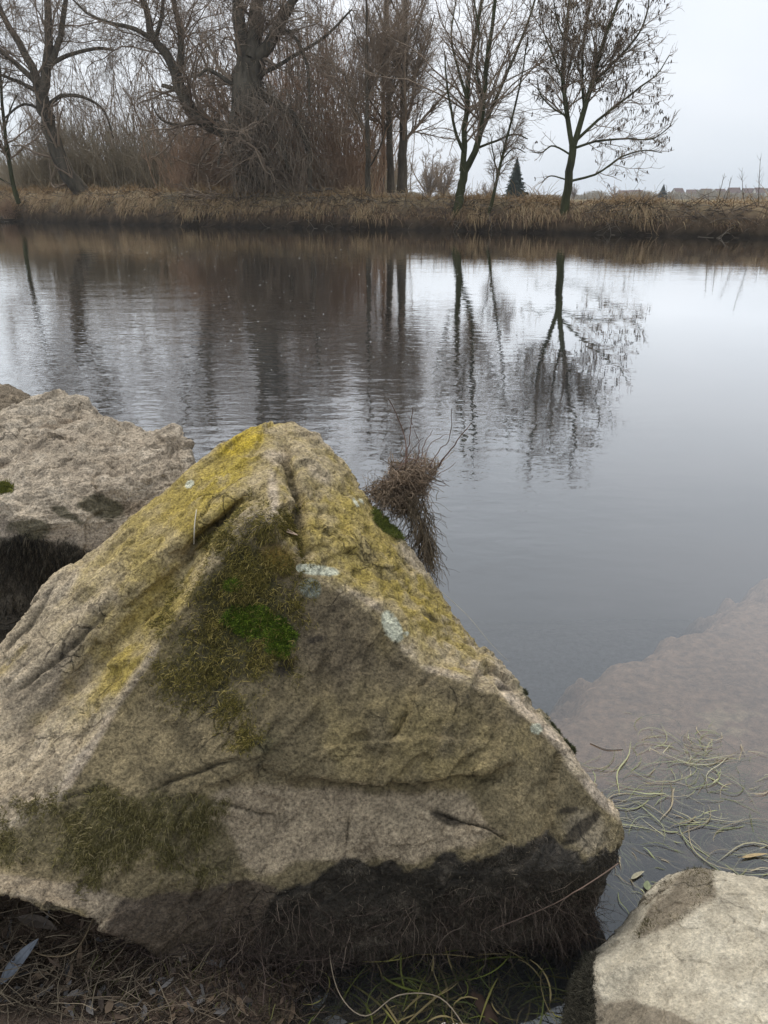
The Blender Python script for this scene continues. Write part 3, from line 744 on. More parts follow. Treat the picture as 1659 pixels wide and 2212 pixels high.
def tufts(rock, mask, n, length, rad, cols, down=0.2, lean=0.6, K=3, seed=1, O=O, curl=.5):
    r = np.random.default_rng(seed)
    p, nn, idx = rock.scatter(mask, n, r)
    L = length * r.uniform(.4, 1.3, n)
    d = nn + lean * r.normal(0, 1, (n, 3)) + [0, 0, -down]
    d /= np.linalg.norm(d, axis=1, keepdims=True)
    Pp = [p - nn * 0.002]; cur = Pp[0]
    for k in range(1, K):
        d = d + curl * r.normal(0, .5, (n, 3)) + [0, 0, -down * .7]; d /= np.linalg.norm(d, axis=1, keepdims=True)
        cur = cur + d * (L / (K - 1))[:, None]; Pp.append(cur)
    Pp = np.stack(Pp, 1)
    R = rad * r.uniform(.6, 1.3, (n, 1)) * np.linspace(1, .35, K)[None]
    V, Q = tubes(Pp - O, R, 3)
    cols = np.asarray(cols); t = r.random(n)[:, None]
    lo, hi = cols[0], cols[1]
    c = lo + (hi - lo) * t ** 1.5
    if len(cols) > 2:
        pick = r.random(n) < .12; c[pick] = cols[2]
    return V, Q, np.repeat(c, K * 3, axis=0)
def hair(name, specs, parent, mat, O=O, label=None):
    s = Soup()
    for sp_ in specs:
        V, Q, c = tufts(*sp_[0], **sp_[1], O=O); s.add(V, Q, c)
    o = s.build(name, mat, parent)
    if label: o['label'] = label
    return o
olive = [(0.05, 0.045, 0.012), (0.27, 0.22, 0.05), (0.42, 0.33, 0.11)]
green = [(0.025, 0.05, 0.006), (0.17, 0.27, 0.02), (0.32, 0.40, 0.05)]
hair('moss_cushion', [((rk, rk.masks['G'] ** 2 * 1.0, 16000, 0.010, 0.0009, green), dict(down=.1, lean=.5, seed=3))], boulder, M_moss, label='bright green moss cushion in the hollow of the boulder')
hair('moss', [((rk, rk.masks['A'] * (.35 + sst(-.2, .4, n12)), 19000, 0.016, 0.0009, olive), dict(down=.5, lean=.7, seed=4)), ((rk, rk.masks['B'] * sst(-.2, .4, n12), 7000, 0.011, 0.0008, olive), dict(down=.5, lean=.7, seed=5)), ((rk, rk.masks['C'] * sst(-.3, .3, n12), 2500, 0.010, 0.0008, olive), dict(down=.5, seed=6))], boulder, M_moss, label='olive moss growing down the upper front of the boulder')
hair('moss', [((rk, rk.masks['D'] * (.2 + sst(-.3, .3, n12)), 21000, 0.014, 0.0009, [(0.07, 0.06, 0.022), (0.21, 0.18, 0.065), (0.30, 0.25, 0.13)]), dict(down=.5, lean=.7, seed=7))], boulder, M_moss, label='straggly olive moss on the lower left of the boulder')
hair('moss', [((rk, rk.masks['L'], 2500, 0.012, 0.001, [(0.05, 0.07, 0.012), (0.16, 0.18, 0.03)]), dict(down=.1, seed=8))], boulder, M_moss, label='small green moss tuft on the far edge of the boulder')
hair('moss', [((rk, rk.masks['E'] * sst(-.1, .3, n12 + n30), 2600, 0.009, 0.0009, [(0.03, 0.032, 0.015), (0.11, 0.12, 0.05)]), dict(down=.1, seed=9))], boulder, M_moss, label='dark moss along the right edge of the boulder')
hair('wet_roots', [((rk, rk.masks['alg'] * (.05 + sst(-.15, .35, n12)) * (P[:, 2] > -.02), 12000, 0.013, 0.0008, [(0.016, 0.014, 0.010), (0.075, 0.063, 0.047), (0.2, 0.165, 0.12)]), dict(down=.6, lean=1.0, K=4, seed=10, curl=.9)), ((rk, rk.masks['low'], 2600, 0.085, 0.0007, [(0.03, 0.022, 0.017), (0.12, 0.088, 0.07), (0.22, 0.17, 0.13)]), dict(down=.12, lean=1.6, K=8, seed=11, curl=.55))], boulder, M_twig, label='black wet beard of algae and roots round the foot of the boulder')

# ---- boulder to the left, behind
def simple_paint(r, base, dark, light, seed):
    r.refresh(); P = r.V
    a1 = fbm(P, 4, 4, seed); a2 = fbm(P, 14, 4, seed + 1)
    C = np.tile(np.array(base), (len(P), 1))
    C = mixc(C, sst(-.1, .5, a1) * .6, dark); C = mixc(C, sst(.0, .5, a2) * .6, light)
    return C, a1, a2
ring = [(-300, 960, 3.1, 'b'), (-120, 915, 3.15, 'b'), (0, 895, 3.15, 'b'), (60, 868, 3.2, 'b'), (130, 856, 3.2, 'b'), (185, 862, 3.15, 'b'), (205, 885, 3.1, 'b'), (260, 912, 3.05, 'b'), (330, 927, 2.95, 'b'), (388, 923, 2.85, 'b'),
        (410, 955, 2.7, 'b'), (420, 1000, 2.6, 'b'), (440, 1080, 2.45, 'b'), (430, 1200, 2.3, 'f'), (300, 1400, 2.2, 'f'), (150, 1500, 2.2, 'f'), (-100, 1520, 2.2, 'f'), (-300, 1400, 2.2, 'f'), (-380, 1150, 2.6, 'b')]
fr_ = [(-150, 1115, 2.35), (0, 1110, 2.33), (70, 1062, 2.42), (150, 1037, 2.5), (250, 1042, 2.48), (330, 1022, 2.52), (398, 1000, 2.57), (50, 1150, 2.28), (200, 1130, 2.34), (330, 1110, 2.38),
       (60, 1200, 2.27), (200, 1200, 2.29), (90, 1290, 2.3), (250, 1270, 2.3), (100, 950, 2.8), (250, 975, 2.75), (0, 1010, 2.58), (150, 895, 3.05), (335, 965, 2.72), (-150, 1000, 2.7), (20, 920, 3.0), (150, 985, 2.68)]
r2 = Rock(ring, fr_, [[(-150, 1115), (0, 1110), (70, 1062), (150, 1037), (250, 1042), (330, 1022), (398, 1000)]], 6, base_z=-0.4, back=.3, drop=.3, sm=(1, 4))
r2.refresh(); P = r2.V
topm = sst(.35, .8, r2.N[:, 2])
dirv2 = np.array([1, .25, 0]) / math.hypot(1, .25)
Ps = P - dirv2 * (P @ dirv2)[:, None] * .6
r2.displace(0.02 * fbm(P, 3.5, 4, 60) + topm * (0.030 * fbm(Ps, 7, 5, 61, .6, ridged=True) + 0.018 * fbm(P, 22, 4, 62, .6) + .012 * chip(P, 9, 5)) + .012 * chip(P, 5, 6) + (1 - topm) * 0.012 * fbm(P, 9, 4, 63))
C, a1, a2 = simple_paint(r2, (0.42, 0.35, 0.265), (0.31, 0.25, 0.185), (0.54, 0.46, 0.36), 64)
P = r2.V
crev = sst(.0, .35, -fbm(Ps, 7, 5, 61, .6, ridged=True))
C = mixc(C, crev * topm * .7, (0.13, 0.09, 0.055))
C = mixc(C, (1 - topm) * .5, (0.31, 0.255, 0.20))
low = sst(-8, 10, poly_sd(r2.u, r2.v, [(-400, 1150), (0, 1160), (60, 1150), (110, 1165), (165, 1185), (230, 1190), (330, 1150), (430, 1150), (450, 1700), (-400, 1700)]) + 22 * a2)
C = mixc(C, low * .93, (0.045, 0.037, 0.026)); C = mixc(C, low * sst(.1, .4, a2) * .6, (0.12, 0.10, 0.07))  # dark underside: its shade is painted into the stone colour
gm = np.maximum.reduce([sst(1.1, .7, blob(r2, 215, 1095, 50, 28, 10, .5, 70)), sst(1.1, .7, blob(r2, 60, 1140, 60, 28, 5, .5, 71)), sst(1.1, .7, blob(r2, 140, 1110, 50, 14, 30, .5, 72))])
C = mixc(C, gm * .8, (0.06, 0.055, 0.028))
O2 = np.array([-1.4, 2.6, 0.0])
b2 = empty('boulder', O2); tag(b2, 'rough pale pitted boulder at the left edge, behind the big yellow one', 'boulder', 'riverside boulders')
mesh('stone', r2.V - O2, r2.T, M_stone, b2, np.concatenate([C, (low * .6)[:, None]], 1))
g0 = sst(1.1, .7, blob(r2, 8, 1055, 22, 12, 0, .3, 73))
hair('moss', [((r2, g0, 1500, 0.018, 0.0014, [(0.06, 0.07, 0.012), (0.19, 0.19, 0.03)]), dict(down=.1, seed=12))], b2, M_moss, O=O2, label='small yellow green moss cushion')
hair('wet_roots', [((r2, low * (r2.V[:, 2] > 0) * (r2.u > -80), 14000, 0.03, 0.0012, [(0.010, 0.009, 0.007), (0.05, 0.042, 0.03), (0.12, 0.10, 0.07)]), dict(down=.9, K=4, seed=13))], b2, M_twig, O=O2)

# ---- a further boulder at the left edge
ring = [(-400, 860, 4.1, 'b'), (-150, 825, 4.1, 'b'), (-60, 815, 4.1, 'b'), (0, 822, 4.05, 'b'), (40, 832, 4.0, 'b'), (75, 860, 3.9, 'b'), (100, 920, 3.7, 'f'), (60, 1050, 3.5, 'f'), (-200, 1080, 3.5, 'f'), (-420, 1000, 3.6, 'b')]
r3 = Rock(ring, [(0, 880, 3.75), (-150, 890, 3.75), (40, 870, 3.85), (-60, 850, 3.95)], [], 6, base_z=-.4, back=.3, drop=.4, sm=(1, 4))
r3.refresh(); P = r3.V
r3.displace(0.03 * fbm(P, 4, 4, 80) + 0.018 * fbm(P, 11, 4, 81, .6, ridged=True))
C, a1, a2 = simple_paint(r3, (0.19, 0.15, 0.105), (0.10, 0.085, 0.05), (0.28, 0.22, 0.15), 82)
O3 = np.array([-2.4, 3.9, 0.0])
b3 = empty('boulder', O3); tag(b3, 'dark brown boulder tip peeping out behind the pitted one at the left edge', 'boulder', 'riverside boulders')
mesh('stone', r3.V - O3, r3.T, M_stone, b3, np.concatenate([C, 0 * C[:, :1]], 1))

# ---- pale boulder, lower right
ring = [(1200, 2270, .97, 'f'), (1232, 2160, 1.05, 'b'), (1255, 2115, 1.08, 'b'), (1290, 2070, 1.1, 'b'), (1340, 2035, 1.13, 'b'), (1385, 2008, 1.15, 'b'), (1400, 1972, 1.19, 'b'), (1440, 1930, 1.24, 'b'), (1490, 1887, 1.28, 'b'), (1535, 1876, 1.27, 'b'),
        (1600, 1886, 1.25, 'b'), (1659, 1893, 1.24, 'b'), (1800, 1910, 1.22, 'b'), (1980, 2000, 1.1, 'b'), (2000, 2260, .9, 'f'), (1750, 2420, .68, 'f'), (1400, 2400, .78, 'f')]
fr_ = [(1285, 2125, 1.045), (1310, 2185, .995), (1400, 2055, 1.075), (1395, 2010, 1.145), (1450, 2010, 1.115), (1500, 1965, 1.15), (1535, 1930, 1.19), (1600, 1960, 1.13), (1550, 2100, .99), (1659, 2050, 1.01), (1659, 2212, .86), (1500, 2212, .885), (1380, 2212, .93), (1300, 2240, .95), (1460, 1945, 1.2), (1800, 2150, .92), (1450, 2130, .99)]
r4 = Rock(ring, fr_, [[(1310, 2185), (1285, 2125), (1395, 2010)], [(1395, 2010), (1450, 2010), (1500, 1965), (1535, 1930)]], 6, base_z=-.4, back=.1, drop=.12, sm=(1, 2))
r4.refresh(); P = r4.V
r4.displace(0.010 * fbm(P, 5, 4, 90) + .006 * chip(P, 11, 7) + 0.006 * fbm(P, 18, 5, 91, .6) + 0.003 * fbm(P, 30, 4, 93, .6, ridged=True))
C, a1, a2 = simple_paint(r4, (0.56, 0.50, 0.39), (0.42, 0.37, 0.285), (0.68, 0.62, 0.50), 94)
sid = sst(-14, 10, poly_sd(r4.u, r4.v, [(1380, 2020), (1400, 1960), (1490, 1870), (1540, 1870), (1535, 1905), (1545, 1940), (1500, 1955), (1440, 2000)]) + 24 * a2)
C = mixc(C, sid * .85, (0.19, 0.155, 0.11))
lowl = sst(-5, 8, poly_sd(r4.u, r4.v, [(1180, 2120), (1280, 2085), (1285, 2130), (1310, 2165), (1370, 2150), (1430, 2175), (1500, 2212), (1560, 2400), (1180, 2400)]) + 26 * a2)
C = mixc(C, lowl * .8, (0.20, 0.165, 0.12))
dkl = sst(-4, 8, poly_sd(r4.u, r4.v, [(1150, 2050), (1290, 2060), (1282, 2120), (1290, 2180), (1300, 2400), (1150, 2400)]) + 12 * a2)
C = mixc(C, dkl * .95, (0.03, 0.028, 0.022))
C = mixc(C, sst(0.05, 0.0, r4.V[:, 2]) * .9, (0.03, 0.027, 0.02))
O4 = np.array([.65, 1.1, 0.0])
b4 = empty('boulder', O4); tag(b4, 'pale cream boulder with flaking crust in the lower right corner', 'boulder', 'riverside boulders')
mesh('stone', r4.V - O4, r4.T, M_pale, b4, np.concatenate([C, (dkl * .5)[:, None]], 1))
hair('moss', [((r4, dkl * (r4.V[:, 2] > -.01), 9000, 0.013, 0.0009, [(0.03, 0.027, 0.02), (0.11, 0.10, 0.07)]), dict(down=.1, lean=.8, seed=15)), ((r4, sid * sst(0, .3, a2), 900, 0.008, 0.0007, [(0.05, 0.045, 0.02), (0.15, 0.13, 0.06)]), dict(down=.1, seed=16))], b4, M_moss, O=O4, label='dark grey brown moss on the shaded side')

# ------------------------------------------------------------------ things on and behind the big boulder
def stick(name, pts, r0, r1, col, label, cat, group=None, K=14, n=6, wob=.0, seed=0):
    p = resample(pts, K)
    if wob: p = p + np.random.default_rng(seed).normal(0, wob, p.shape)
    o = p[0].copy()
    V, Q = tubes((p - o)[None], np.linspace(r0, r1, K)[None], n)
    ob = mesh(name, V, Q, M_twig, None, np.tile(col, (len(V), 1))); ob.location = o
    return tag(ob, label, cat, group)
def leaf(p, nrm, direction, length, width, col, label, bend=.15, group='fallen leaves', tipcurl=.2):
    nrm = np.asarray(nrm, float); nrm /= np.linalg.norm(nrm)
    d = np.asarray(direction, float); d = d - nrm * (d @ nrm); d /= np.linalg.norm(d); s = np.cross(nrm, d)
    K = 15; M = 9; t = np.linspace(0, 1, K); w = width * .5 * np.sin(np.pi * np.clip(t, .0, 1) ** .8) ** .8 + .0004
    V = []
    for k in range(K):
        for m in range(M):
            q = (m / (M - 1)) * 2 - 1
            z = bend * w[k] * abs(q) * 1.2 + tipcurl * length * (t[k] - .4) ** 2 + .0015
            V.append(d * (t[k] - .5) * length + s * (q * w[k] + .08 * length * math.sin(t[k] * 2.6)) + nrm * z)
    V = np.array(V)
    I = np.arange(K - 1)[:, None] * M + np.arange(M - 1)[None]
    Q = np.stack([I, I + 1, I + M + 1, I + M], -1).reshape(-1, 4)
    V2 = V - nrm * .0006
    st_ = np.array([d * (-.5 - .16 * j) * length + s * (.02 * j * length) + nrm * (tipcurl * length * .16 + .001) for j in np.linspace(0, 1, 4)])
    Vt, Qt = tubes(st_[None], np.full((1, 4), .0006), 4)
    Cc = np.tile(col, (len(V), 1)); mid_ = np.tile(np.abs(np.arange(M) - M // 2) < 1, K); Cc[mid_] *= .75
    root = empty('leaf', p); tag(root, label, 'leaf', group)
    mesh('blade', np.concatenate([V, V2]), np.concatenate([Q, Q[:, ::-1] + len(V)]), M_leaf, root, np.concatenate([Cc, Cc]))
    mesh('stalk', Vt, Qt, M_leaf, root, np.tile(np.array(col) * .7, (len(Vt), 1)))
    return root
p, nn = rk.hit(618, 1152)
leaf(p + nn * .004, nn, (1, .1, 0), .055, .014, (0.38, 0.27, 0.19), 'dry tan willow leaf lying on the ridge of the big boulder')
p, nn = rk.hit(415, 1150)
q = [rk.hit(a, b)[0] + rk.hit(a, b)[1] * .006 for a, b in ((428, 1105), (424, 1135), (418, 1150), (420, 1176))]
stick('stick', q, .0012, .0022, (0.5, 0.46, 0.38), 'short bleached white stick lying in the groove of the big boulder', 'stick')
q = [rk.hit(a, b)[0] + rk.hit(a, b)[1] * .004 for a, b in ((1000, 1240), (930, 1245), (960, 1330))]
# thin pale stalks leaning off the boulder towards the water
stick('grass_stalk', [rk.hit(965, 1275)[0] + [0, 0, .004], W(1010, 1330, 1.78), W(1060, 1390, 1.72), W(1100, 1430, 1.70)], .0007, .0004, (0.45, 0.42, 0.33), 'thin pale grass stalk arching off the right edge of the big boulder', 'stalk')
q = [rk.hit(a, b)[0] + rk.hit(a, b)[1] * .003 for a, b in ((85, 1350), (60, 1380), (45, 1400), (100, 1320))]

def bundle(n, start, dirs, length, K, jit, up, r, rs):
    cur = start.copy(); d = dirs / np.linalg.norm(dirs, axis=1, keepdims=True); P = [cur]
    for k in range(1, K):
        d = d + jit * rs.normal(0, 1, d.shape) + np.array([0, 0, up]); d /= np.linalg.norm(d, axis=1, keepdims=True)
        cur = cur + d * (length / (K - 1))[:, None]; P.append(cur)
    return np.stack(P, 1), np.linspace(1, .5, K)[None] * r[:, None]
# driftwood tangle caught behind the boulder
rs = np.random.default_rng(5)
NC = W(888, 1040, 2.10)
tang = empty('driftwood_tangle', (NC[0], NC[1], 0)); tag(tang, 'tangle of reddish brown twigs and roots caught on the far side of the big boulder', 'driftwood')
s = Soup(); n = 1700
th = rs.uniform(0, 2 * np.pi, n); hh = np.clip(rs.normal(-.012, .042, n), -.10, .05); rad = (.046 + .42 * hh) * np.sqrt(rs.random(n)) * (1 + .25 * np.sin(th * 2 + 1))
st_ = np.stack([NC[0] + rad * np.cos(th) * 1.05 + .22 * hh, NC[1] + rad * np.sin(th), NC[2] + hh], 1)
dr = np.stack([-np.sin(th) + rs.normal(0, .5, n), np.cos(th) + rs.normal(0, .4, n), rs.normal(0, .22, n)], 1)
Pn, Rn = bundle(n, st_ , dr, rs.uniform(.02, .09, n), 8, .42, -.03, rs.uniform(.0006, .0018, n), rs)
cc = np.array([.25, .185, .13]) * rs.uniform(.35, 1.6, (n, 1)); V, Q = tubes(Pn - [NC[0], NC[1], 0], Rn, 4); s.add(V, Q, np.repeat(cc, 32, 0))
n = 900; c2 = W(842, 1066, 2.08)
st_ = c2 + rs.normal(0, 1, (n, 3)) * [.034, .03, .016]; dr = rs.normal(0, 1, (n, 3)) * [1, 1, .4] + [.3, 0, -.2]
Pn, Rn = bundle(n, st_, dr, rs.uniform(.02, .08, n), 8, .42, -.05, rs.uniform(.0006, .0015, n), rs)
V, Q = tubes(Pn - [NC[0], NC[1], 0], Rn, 4); s.add(V, Q, np.repeat(np.array([.22, .165, .115]) * rs.uniform(.4, 1.6, (n, 1)), 32, 0))
s.build('twig_mass', M_twig, tang)
s = Soup(); n = 560     # hanging roots down the back towards the water
t = rs.random(n) ** .8
top = W(890, 1060, 2.06); bot = W(940, 1240, 1.98)
st_ = top + (bot - top) * t[:, None] * .75 + np.stack([np.round(rs.normal(0, 1.0, n)) * .017 * (1.6 - 1.3 * t) + rs.normal(0, .004, n), rs.normal(0, .03, n), rs.normal(0, .02, n)], 1)
dr = np.stack([rs.normal(.1, .3, n), rs.normal(0, .3, n), -np.ones(n)], 1)
Pn, Rn = bundle(n, st_, dr, rs.uniform(.04, .14, n), 7, .36, -.2, rs.uniform(.0006, .0014, n), rs)
cc = np.array([.17, .13, .085]) * rs.uniform(.4, 1.5, (n, 1)); V, Q = tubes(Pn - [NC[0], NC[1], 0], Rn, 3); s.add(V, Q, np.repeat(cc, 21, 0))
s.build('hanging_roots', M_twig, tang)
for pts, r0 in [([(868, 1040), (878, 985), (870, 930), (840, 862)], .0026), ([(878, 985), (886, 930), (892, 880)], .0018), ([(845, 1045), (875, 985)], .003), ([(905, 1020), (915, 965), (935, 930)], .0016), ([(928, 1010), (950, 970), (970, 950), (978, 880)], .0018),
                ([(945, 1010), (985, 955), (1018, 915)], .0024), ([(925, 1040), (955, 1020), (985, 1000)], .0014), ([(795, 1065), (830, 1040), (870, 1025)], .0026), ([(900, 1000), (905, 960), (885, 900)], .0012), ([(915, 1000), (930, 960), (960, 940), (975, 935)], .0012), ([(870, 1000), (900, 960), (915, 945)], .0013),
                ([(890, 1010), (903, 985), (905, 950)], .0016), ([(860, 1010), (890, 990), (910, 1010)], .002), ([(905, 1030), (960, 1050), (950, 1030)], .0014)]:
    p = resample(np.array([W(a, b, 2.10 + .02 * math.sin(a)) for a, b in pts]), 12) + rs.normal(0, .0012, (12, 3))
    V, Q = tubes((p - [NC[0], NC[1], 0])[None], np.linspace(r0, r0 * .35, 12)[None], 6)
    mesh('twig', V, Q, M_twig, tang, np.tile(np.array([.16, .105, .085]) * rs.uniform(.7, 1.4), (len(V), 1)))

# ------------------------------------------------------------------ litter, roots and grass at the foot
def litter(name, n, ulim, vlim, col, length, rad, lift, seed, kindlabel, K=7, jit=.25, zfun=None, flat=.25, groups=1):
    r = np.random.default_rng(seed)
    uu = r.uniform(*ulim, n); vv = r.uniform(*vlim, n)
    p = W0(uu, vv, 0.02)
    zg = ground_at(p[:, 0], p[:, 1])
    p[:, 2] = np.maximum(zg, -10) + r.uniform(0, lift, n) if zfun is None else zfun(p, zg, r)
    a = r.uniform(0, 2 * np.pi, n)
    d = np.stack([np.cos(a), np.sin(a) * .8, r.normal(0, flat, n)], 1)
    P_, R_ = bundle(n, p, d, r.uniform(.3, 1.2, n) * length, K, jit, -.02, r.uniform(.6, 1.4, n) * rad, r)
    if zfun is None:
        g = ground_at(P_[..., 0].ravel(), P_[..., 1].ravel()).reshape(P_.shape[:2])
        P_[..., 2] = np.maximum(P_[..., 2], g + .001)
    V, Q = tubes(P_, R_, 4)
    cols = np.array(col); c = cols[r.integers(0, len(cols), n)] * r.uniform(.5, 1.4, (n, 1))
    return V, Q, np.repeat(c, K * 4, 0)
browns = [(.06, .043, .03), (.11, .08, .055), (.03, .023, .017), (.22, .17, .12)]
s = Soup()
s.add(*litter('x', 3000, (-60, 900), (1990, 2260), browns, .075, .0008, .02, 51, ''))
s.add(*litter('x', 2600, (300, 1080), (1985, 2110), [(.065, .045, .038), (.10, .072, .06), (.035, .027, .022)], .13, .0009, .05, 52, '', jit=.2))
s.add(*litter('x', 260, (-60, 420), (2030, 2260), [(.13, .10, .07), (.2, .16, .11)], .12, .0012, .035, 53, '', jit=.14))
r = np.random.default_rng(57); n = 420
uu = r.uniform(-40, 820, n); vv = r.uniform(2010, 2240, n); p = W0(uu, vv, .03); p[:, 2] = ground_at(p[:, 0], p[:, 1]) + r.uniform(.002, .02, n)
a = r.uniform(0, 6.28, n); d = np.stack([np.cos(a), np.sin(a), r.normal(0, .25, n)], 1)
P_, R_ = bundle(n, p, d, r.uniform(.015, .05, n), 5, .15, -.05, r.uniform(.003, .008, n), r); R_ = R_ * np.array([.15, .9, 1.1, .8, .1]) * 1.2
V, Q = ribbons(P_, R_, np.stack([-np.sin(a), np.cos(a), r.normal(0, .5, n)], 1)); s.add(V, Q, np.repeat(np.array([(.10, .07, .05), (.17, .12, .08), (.06, .045, .035), (.13, .12, .115)])[r.integers(0, 4, n)] * r.uniform(.5, 1.2, (n, 1)), 10, 0))
tag(s.build('root_litter', M_twig), 'dark mat of dead roots and plant litter on the mud in front of the big boulder', 'litter', kind='stuff')
# small sprouting grasses on the mud
s = Soup()
r = np.random.default_rng(61); n = 420
uu = r.uniform(180, 760, n); vv = r.uniform(2110, 2230, n); p = W0(uu, vv, .02); p[:, 2] = ground_at(p[:, 0], p[:, 1])
d = np.stack([r.normal(0, .8, n), r.normal(0, .6, n), r.uniform(.2, .9, n)], 1)
P_, R_ = bundle(n, p, d, r.uniform(.02, .07, n), 6, .15, -.12, r.uniform(.0007, .0016, n), r)
V, Q = ribbons(P_, R_); cc = np.array([(.10, .11, .035), (.17, .16, .06), (.20, .17, .10)])[r.integers(0, 3, n)]; s.add(V, Q, np.repeat(cc, 12, 0))
tag(s.build('grass', M_grass), 'short sparse grass blades sprouting from the mud at the bottom', 'grass', kind='stuff')
# green and yellow water grass in the dark pool
s = Soup(); r = np.random.default_rng(62); n = 300
for k in range(n):
    u0 = r.normal(960, 130); v0 = r.uniform(2055, 2225); 
    z0 = r.uniform(-.05, .004)
    a = r.uniform(-1.2, 1.2) + (math.pi if r.random() < .5 else 0)
    L = r.uniform(.06, .24); c = r.normal(0, 5.5)
    tt = np.linspace(0, 1, 12); ang = a + c * tt * L * 2
    st0 = W0(u0, v0, z0)
    xy = np.cumsum(np.stack([np.cos(ang), np.sin(ang)], 1) * L / 12, 0)
    p = np.stack([st0[0] + xy[:, 0] - xy[6, 0], st0[1] + xy[:, 1] - xy[6, 1], z0 + .012 * np.sin(tt * 3 + r.uniform(0, 6))], 1)
    w = r.uniform(.0009, .0024)
    V, Q = ribbons(p[None], (w * np.sin(np.pi * (.12 + .85 * tt)))[None], np.array([[-math.sin(a), math.cos(a), .25]]))
    col = np.array([(.10, .115, .022), (.17, .155, .045), (.06, .07, .02), (.19, .15, .07)][r.integers(0, 4)]) * r.uniform(.6, 1.3)
    s.add(V, Q, col)
tag(s.build('water_grass', M_grass), 'tangled yellow green grass blades in the dark pool below the big boulder', 'water grass', kind='stuff')
# pale reeds floating on the right
s = Soup(); r = np.random.default_rng(63)
spots = [(1500, 1655, 85, 28, 150, .05), (1440, 1760, 110, 45, 130, 0), (1420, 1820, 60, 70, 60, -.3), (1620, 1850, 70, 25, 60, 0), (1380, 1900, 40, 50, 60, -.8), (1620, 1720, 60, 80, 45, .2), (1480, 1620, 60, 20, 35, .3), (1340, 1680, 50, 18, 16, -.1), (1550, 1800, 110, 60, 50, -.4)]
clumps = []
for (cu, cv, su, sv, n, aa) in spots:
    for q in range(max(2, n // 12)):
        clumps.append((r.normal(cu, su * .8), r.normal(cv, sv * .8), 14 if r.random() < .6 else 7, aa + r.normal(0, .35) + (math.pi if r.random() < .5 else 0), r.normal(0, 2.6), r.uniform(.14, .36) * (.5 if cv > 1880 else 1), r.uniform(-.014, .003)))
for (cu, cv, n, aa, cc_, L0, zc) in clumps:
    for k in range(n):
        loose = r.random() < .25
        u0 = r.normal(cu, 22 if not loose else 60); v0 = r.normal(cv, 8 if not loose else 30); z0 = min(.003, zc + r.normal(0, .006))
        a = aa + r.normal(0, .22 if not loose else .9)
        L = L0 * r.uniform(.35, 1.15); c = cc_ + r.normal(0, 1.4)
        tt = np.linspace(0, 1, 12); ang = a + c * (tt - .3) * L * 2.6 + .25 * np.sin(tt * 9 + r.uniform(0, 6))
        st0 = W0(u0, v0, 0)
        xy = np.cumsum(np.stack([np.cos(ang), np.sin(ang)], 1) * L / 12, 0)
        p = np.stack([st0[0] + xy[:, 0] - xy[6, 0], st0[1] + xy[:, 1] - xy[6, 1], np.minimum(z0 + .006 * np.sin(tt * 4 + r.uniform(0, 6)), .006)], 1)
        w = r.choice([.0006, .0009, .0013, .0020], p=[.3, .35, .25, .1])
        V, Q = ribbons(p[None], (w * np.sin(np.pi * (.12 + .85 * tt)))[None], np.array([[-math.sin(a), math.cos(a), .0]]))
        col = np.array([(.40, .41, .23), (.52, .48, .32), (.30, .33, .17), (.44, .37, .25)][r.integers(0, 4)]) * r.uniform(.4, .95)
        s.add(V, Q, col)
tag(s.build('floating_reeds', M_grass), 'pale green reed blades drifting on the shallow water right of the big boulder', 'reeds', kind='stuff')

# ------------------------------------------------------------------ far side trees
def length_of(P): return np.linalg.norm(np.diff(P, axis=1), axis=2).sum(1)
def kids(P, R, n, t0, t1, lf, ang, K, up, jit, rr, rs, rmin, lmin=.1, angj=.25, absl=None, gx=0, bias=None):
    N, Kp, _ = P.shape; L = length_of(P)
    idx = rs.choice(N, n, p=L / L.sum()); t = rs.uniform(t0, t1, n); f = t * (Kp - 1); i = np.minimum(f.astype(int), Kp - 2); w = (f - i)[:, None]
    a = P[idx, i]; b = P[idx, i + 1]; pos = a + (b - a) * w; T = (b - a) / (np.linalg.norm(b - a, axis=1, keepdims=True) + 1e-9)
    r0 = (R[idx, i] * (1 - w[:, 0]) + R[idx, i + 1] * w[:, 0]) * rr
    perp = rs.normal(0, 1, (n, 3)); perp -= T * np.sum(perp * T, 1, keepdims=True); perp /= np.linalg.norm(perp, axis=1, keepdims=True)
    A = ang + rs.normal(0, angj, n)
    d = T * np.cos(A)[:, None] + perp * np.sin(A)[:, None]
    Lc = (lf * L[idx] * (1.15 - .75 * t) if absl is None else absl) * rs.uniform(.5, 1.25, n); Lc = np.maximum(Lc, lmin)
    cur = pos; out = [cur]; upv = np.array([gx, 0, up])
    for k in range(1, K):
        d = d + jit * rs.normal(0, 1, d.shape) + upv; d /= np.linalg.norm(d, axis=1, keepdims=True)
        cur = cur + d * (Lc / (K - 1))[:, None]; out.append(cur)
    Rr = np.maximum(np.maximum(r0, rmin)[:, None] * np.linspace(1, .35, K)[None], rmin * .6)
    return np.stack(out, 1), Rr
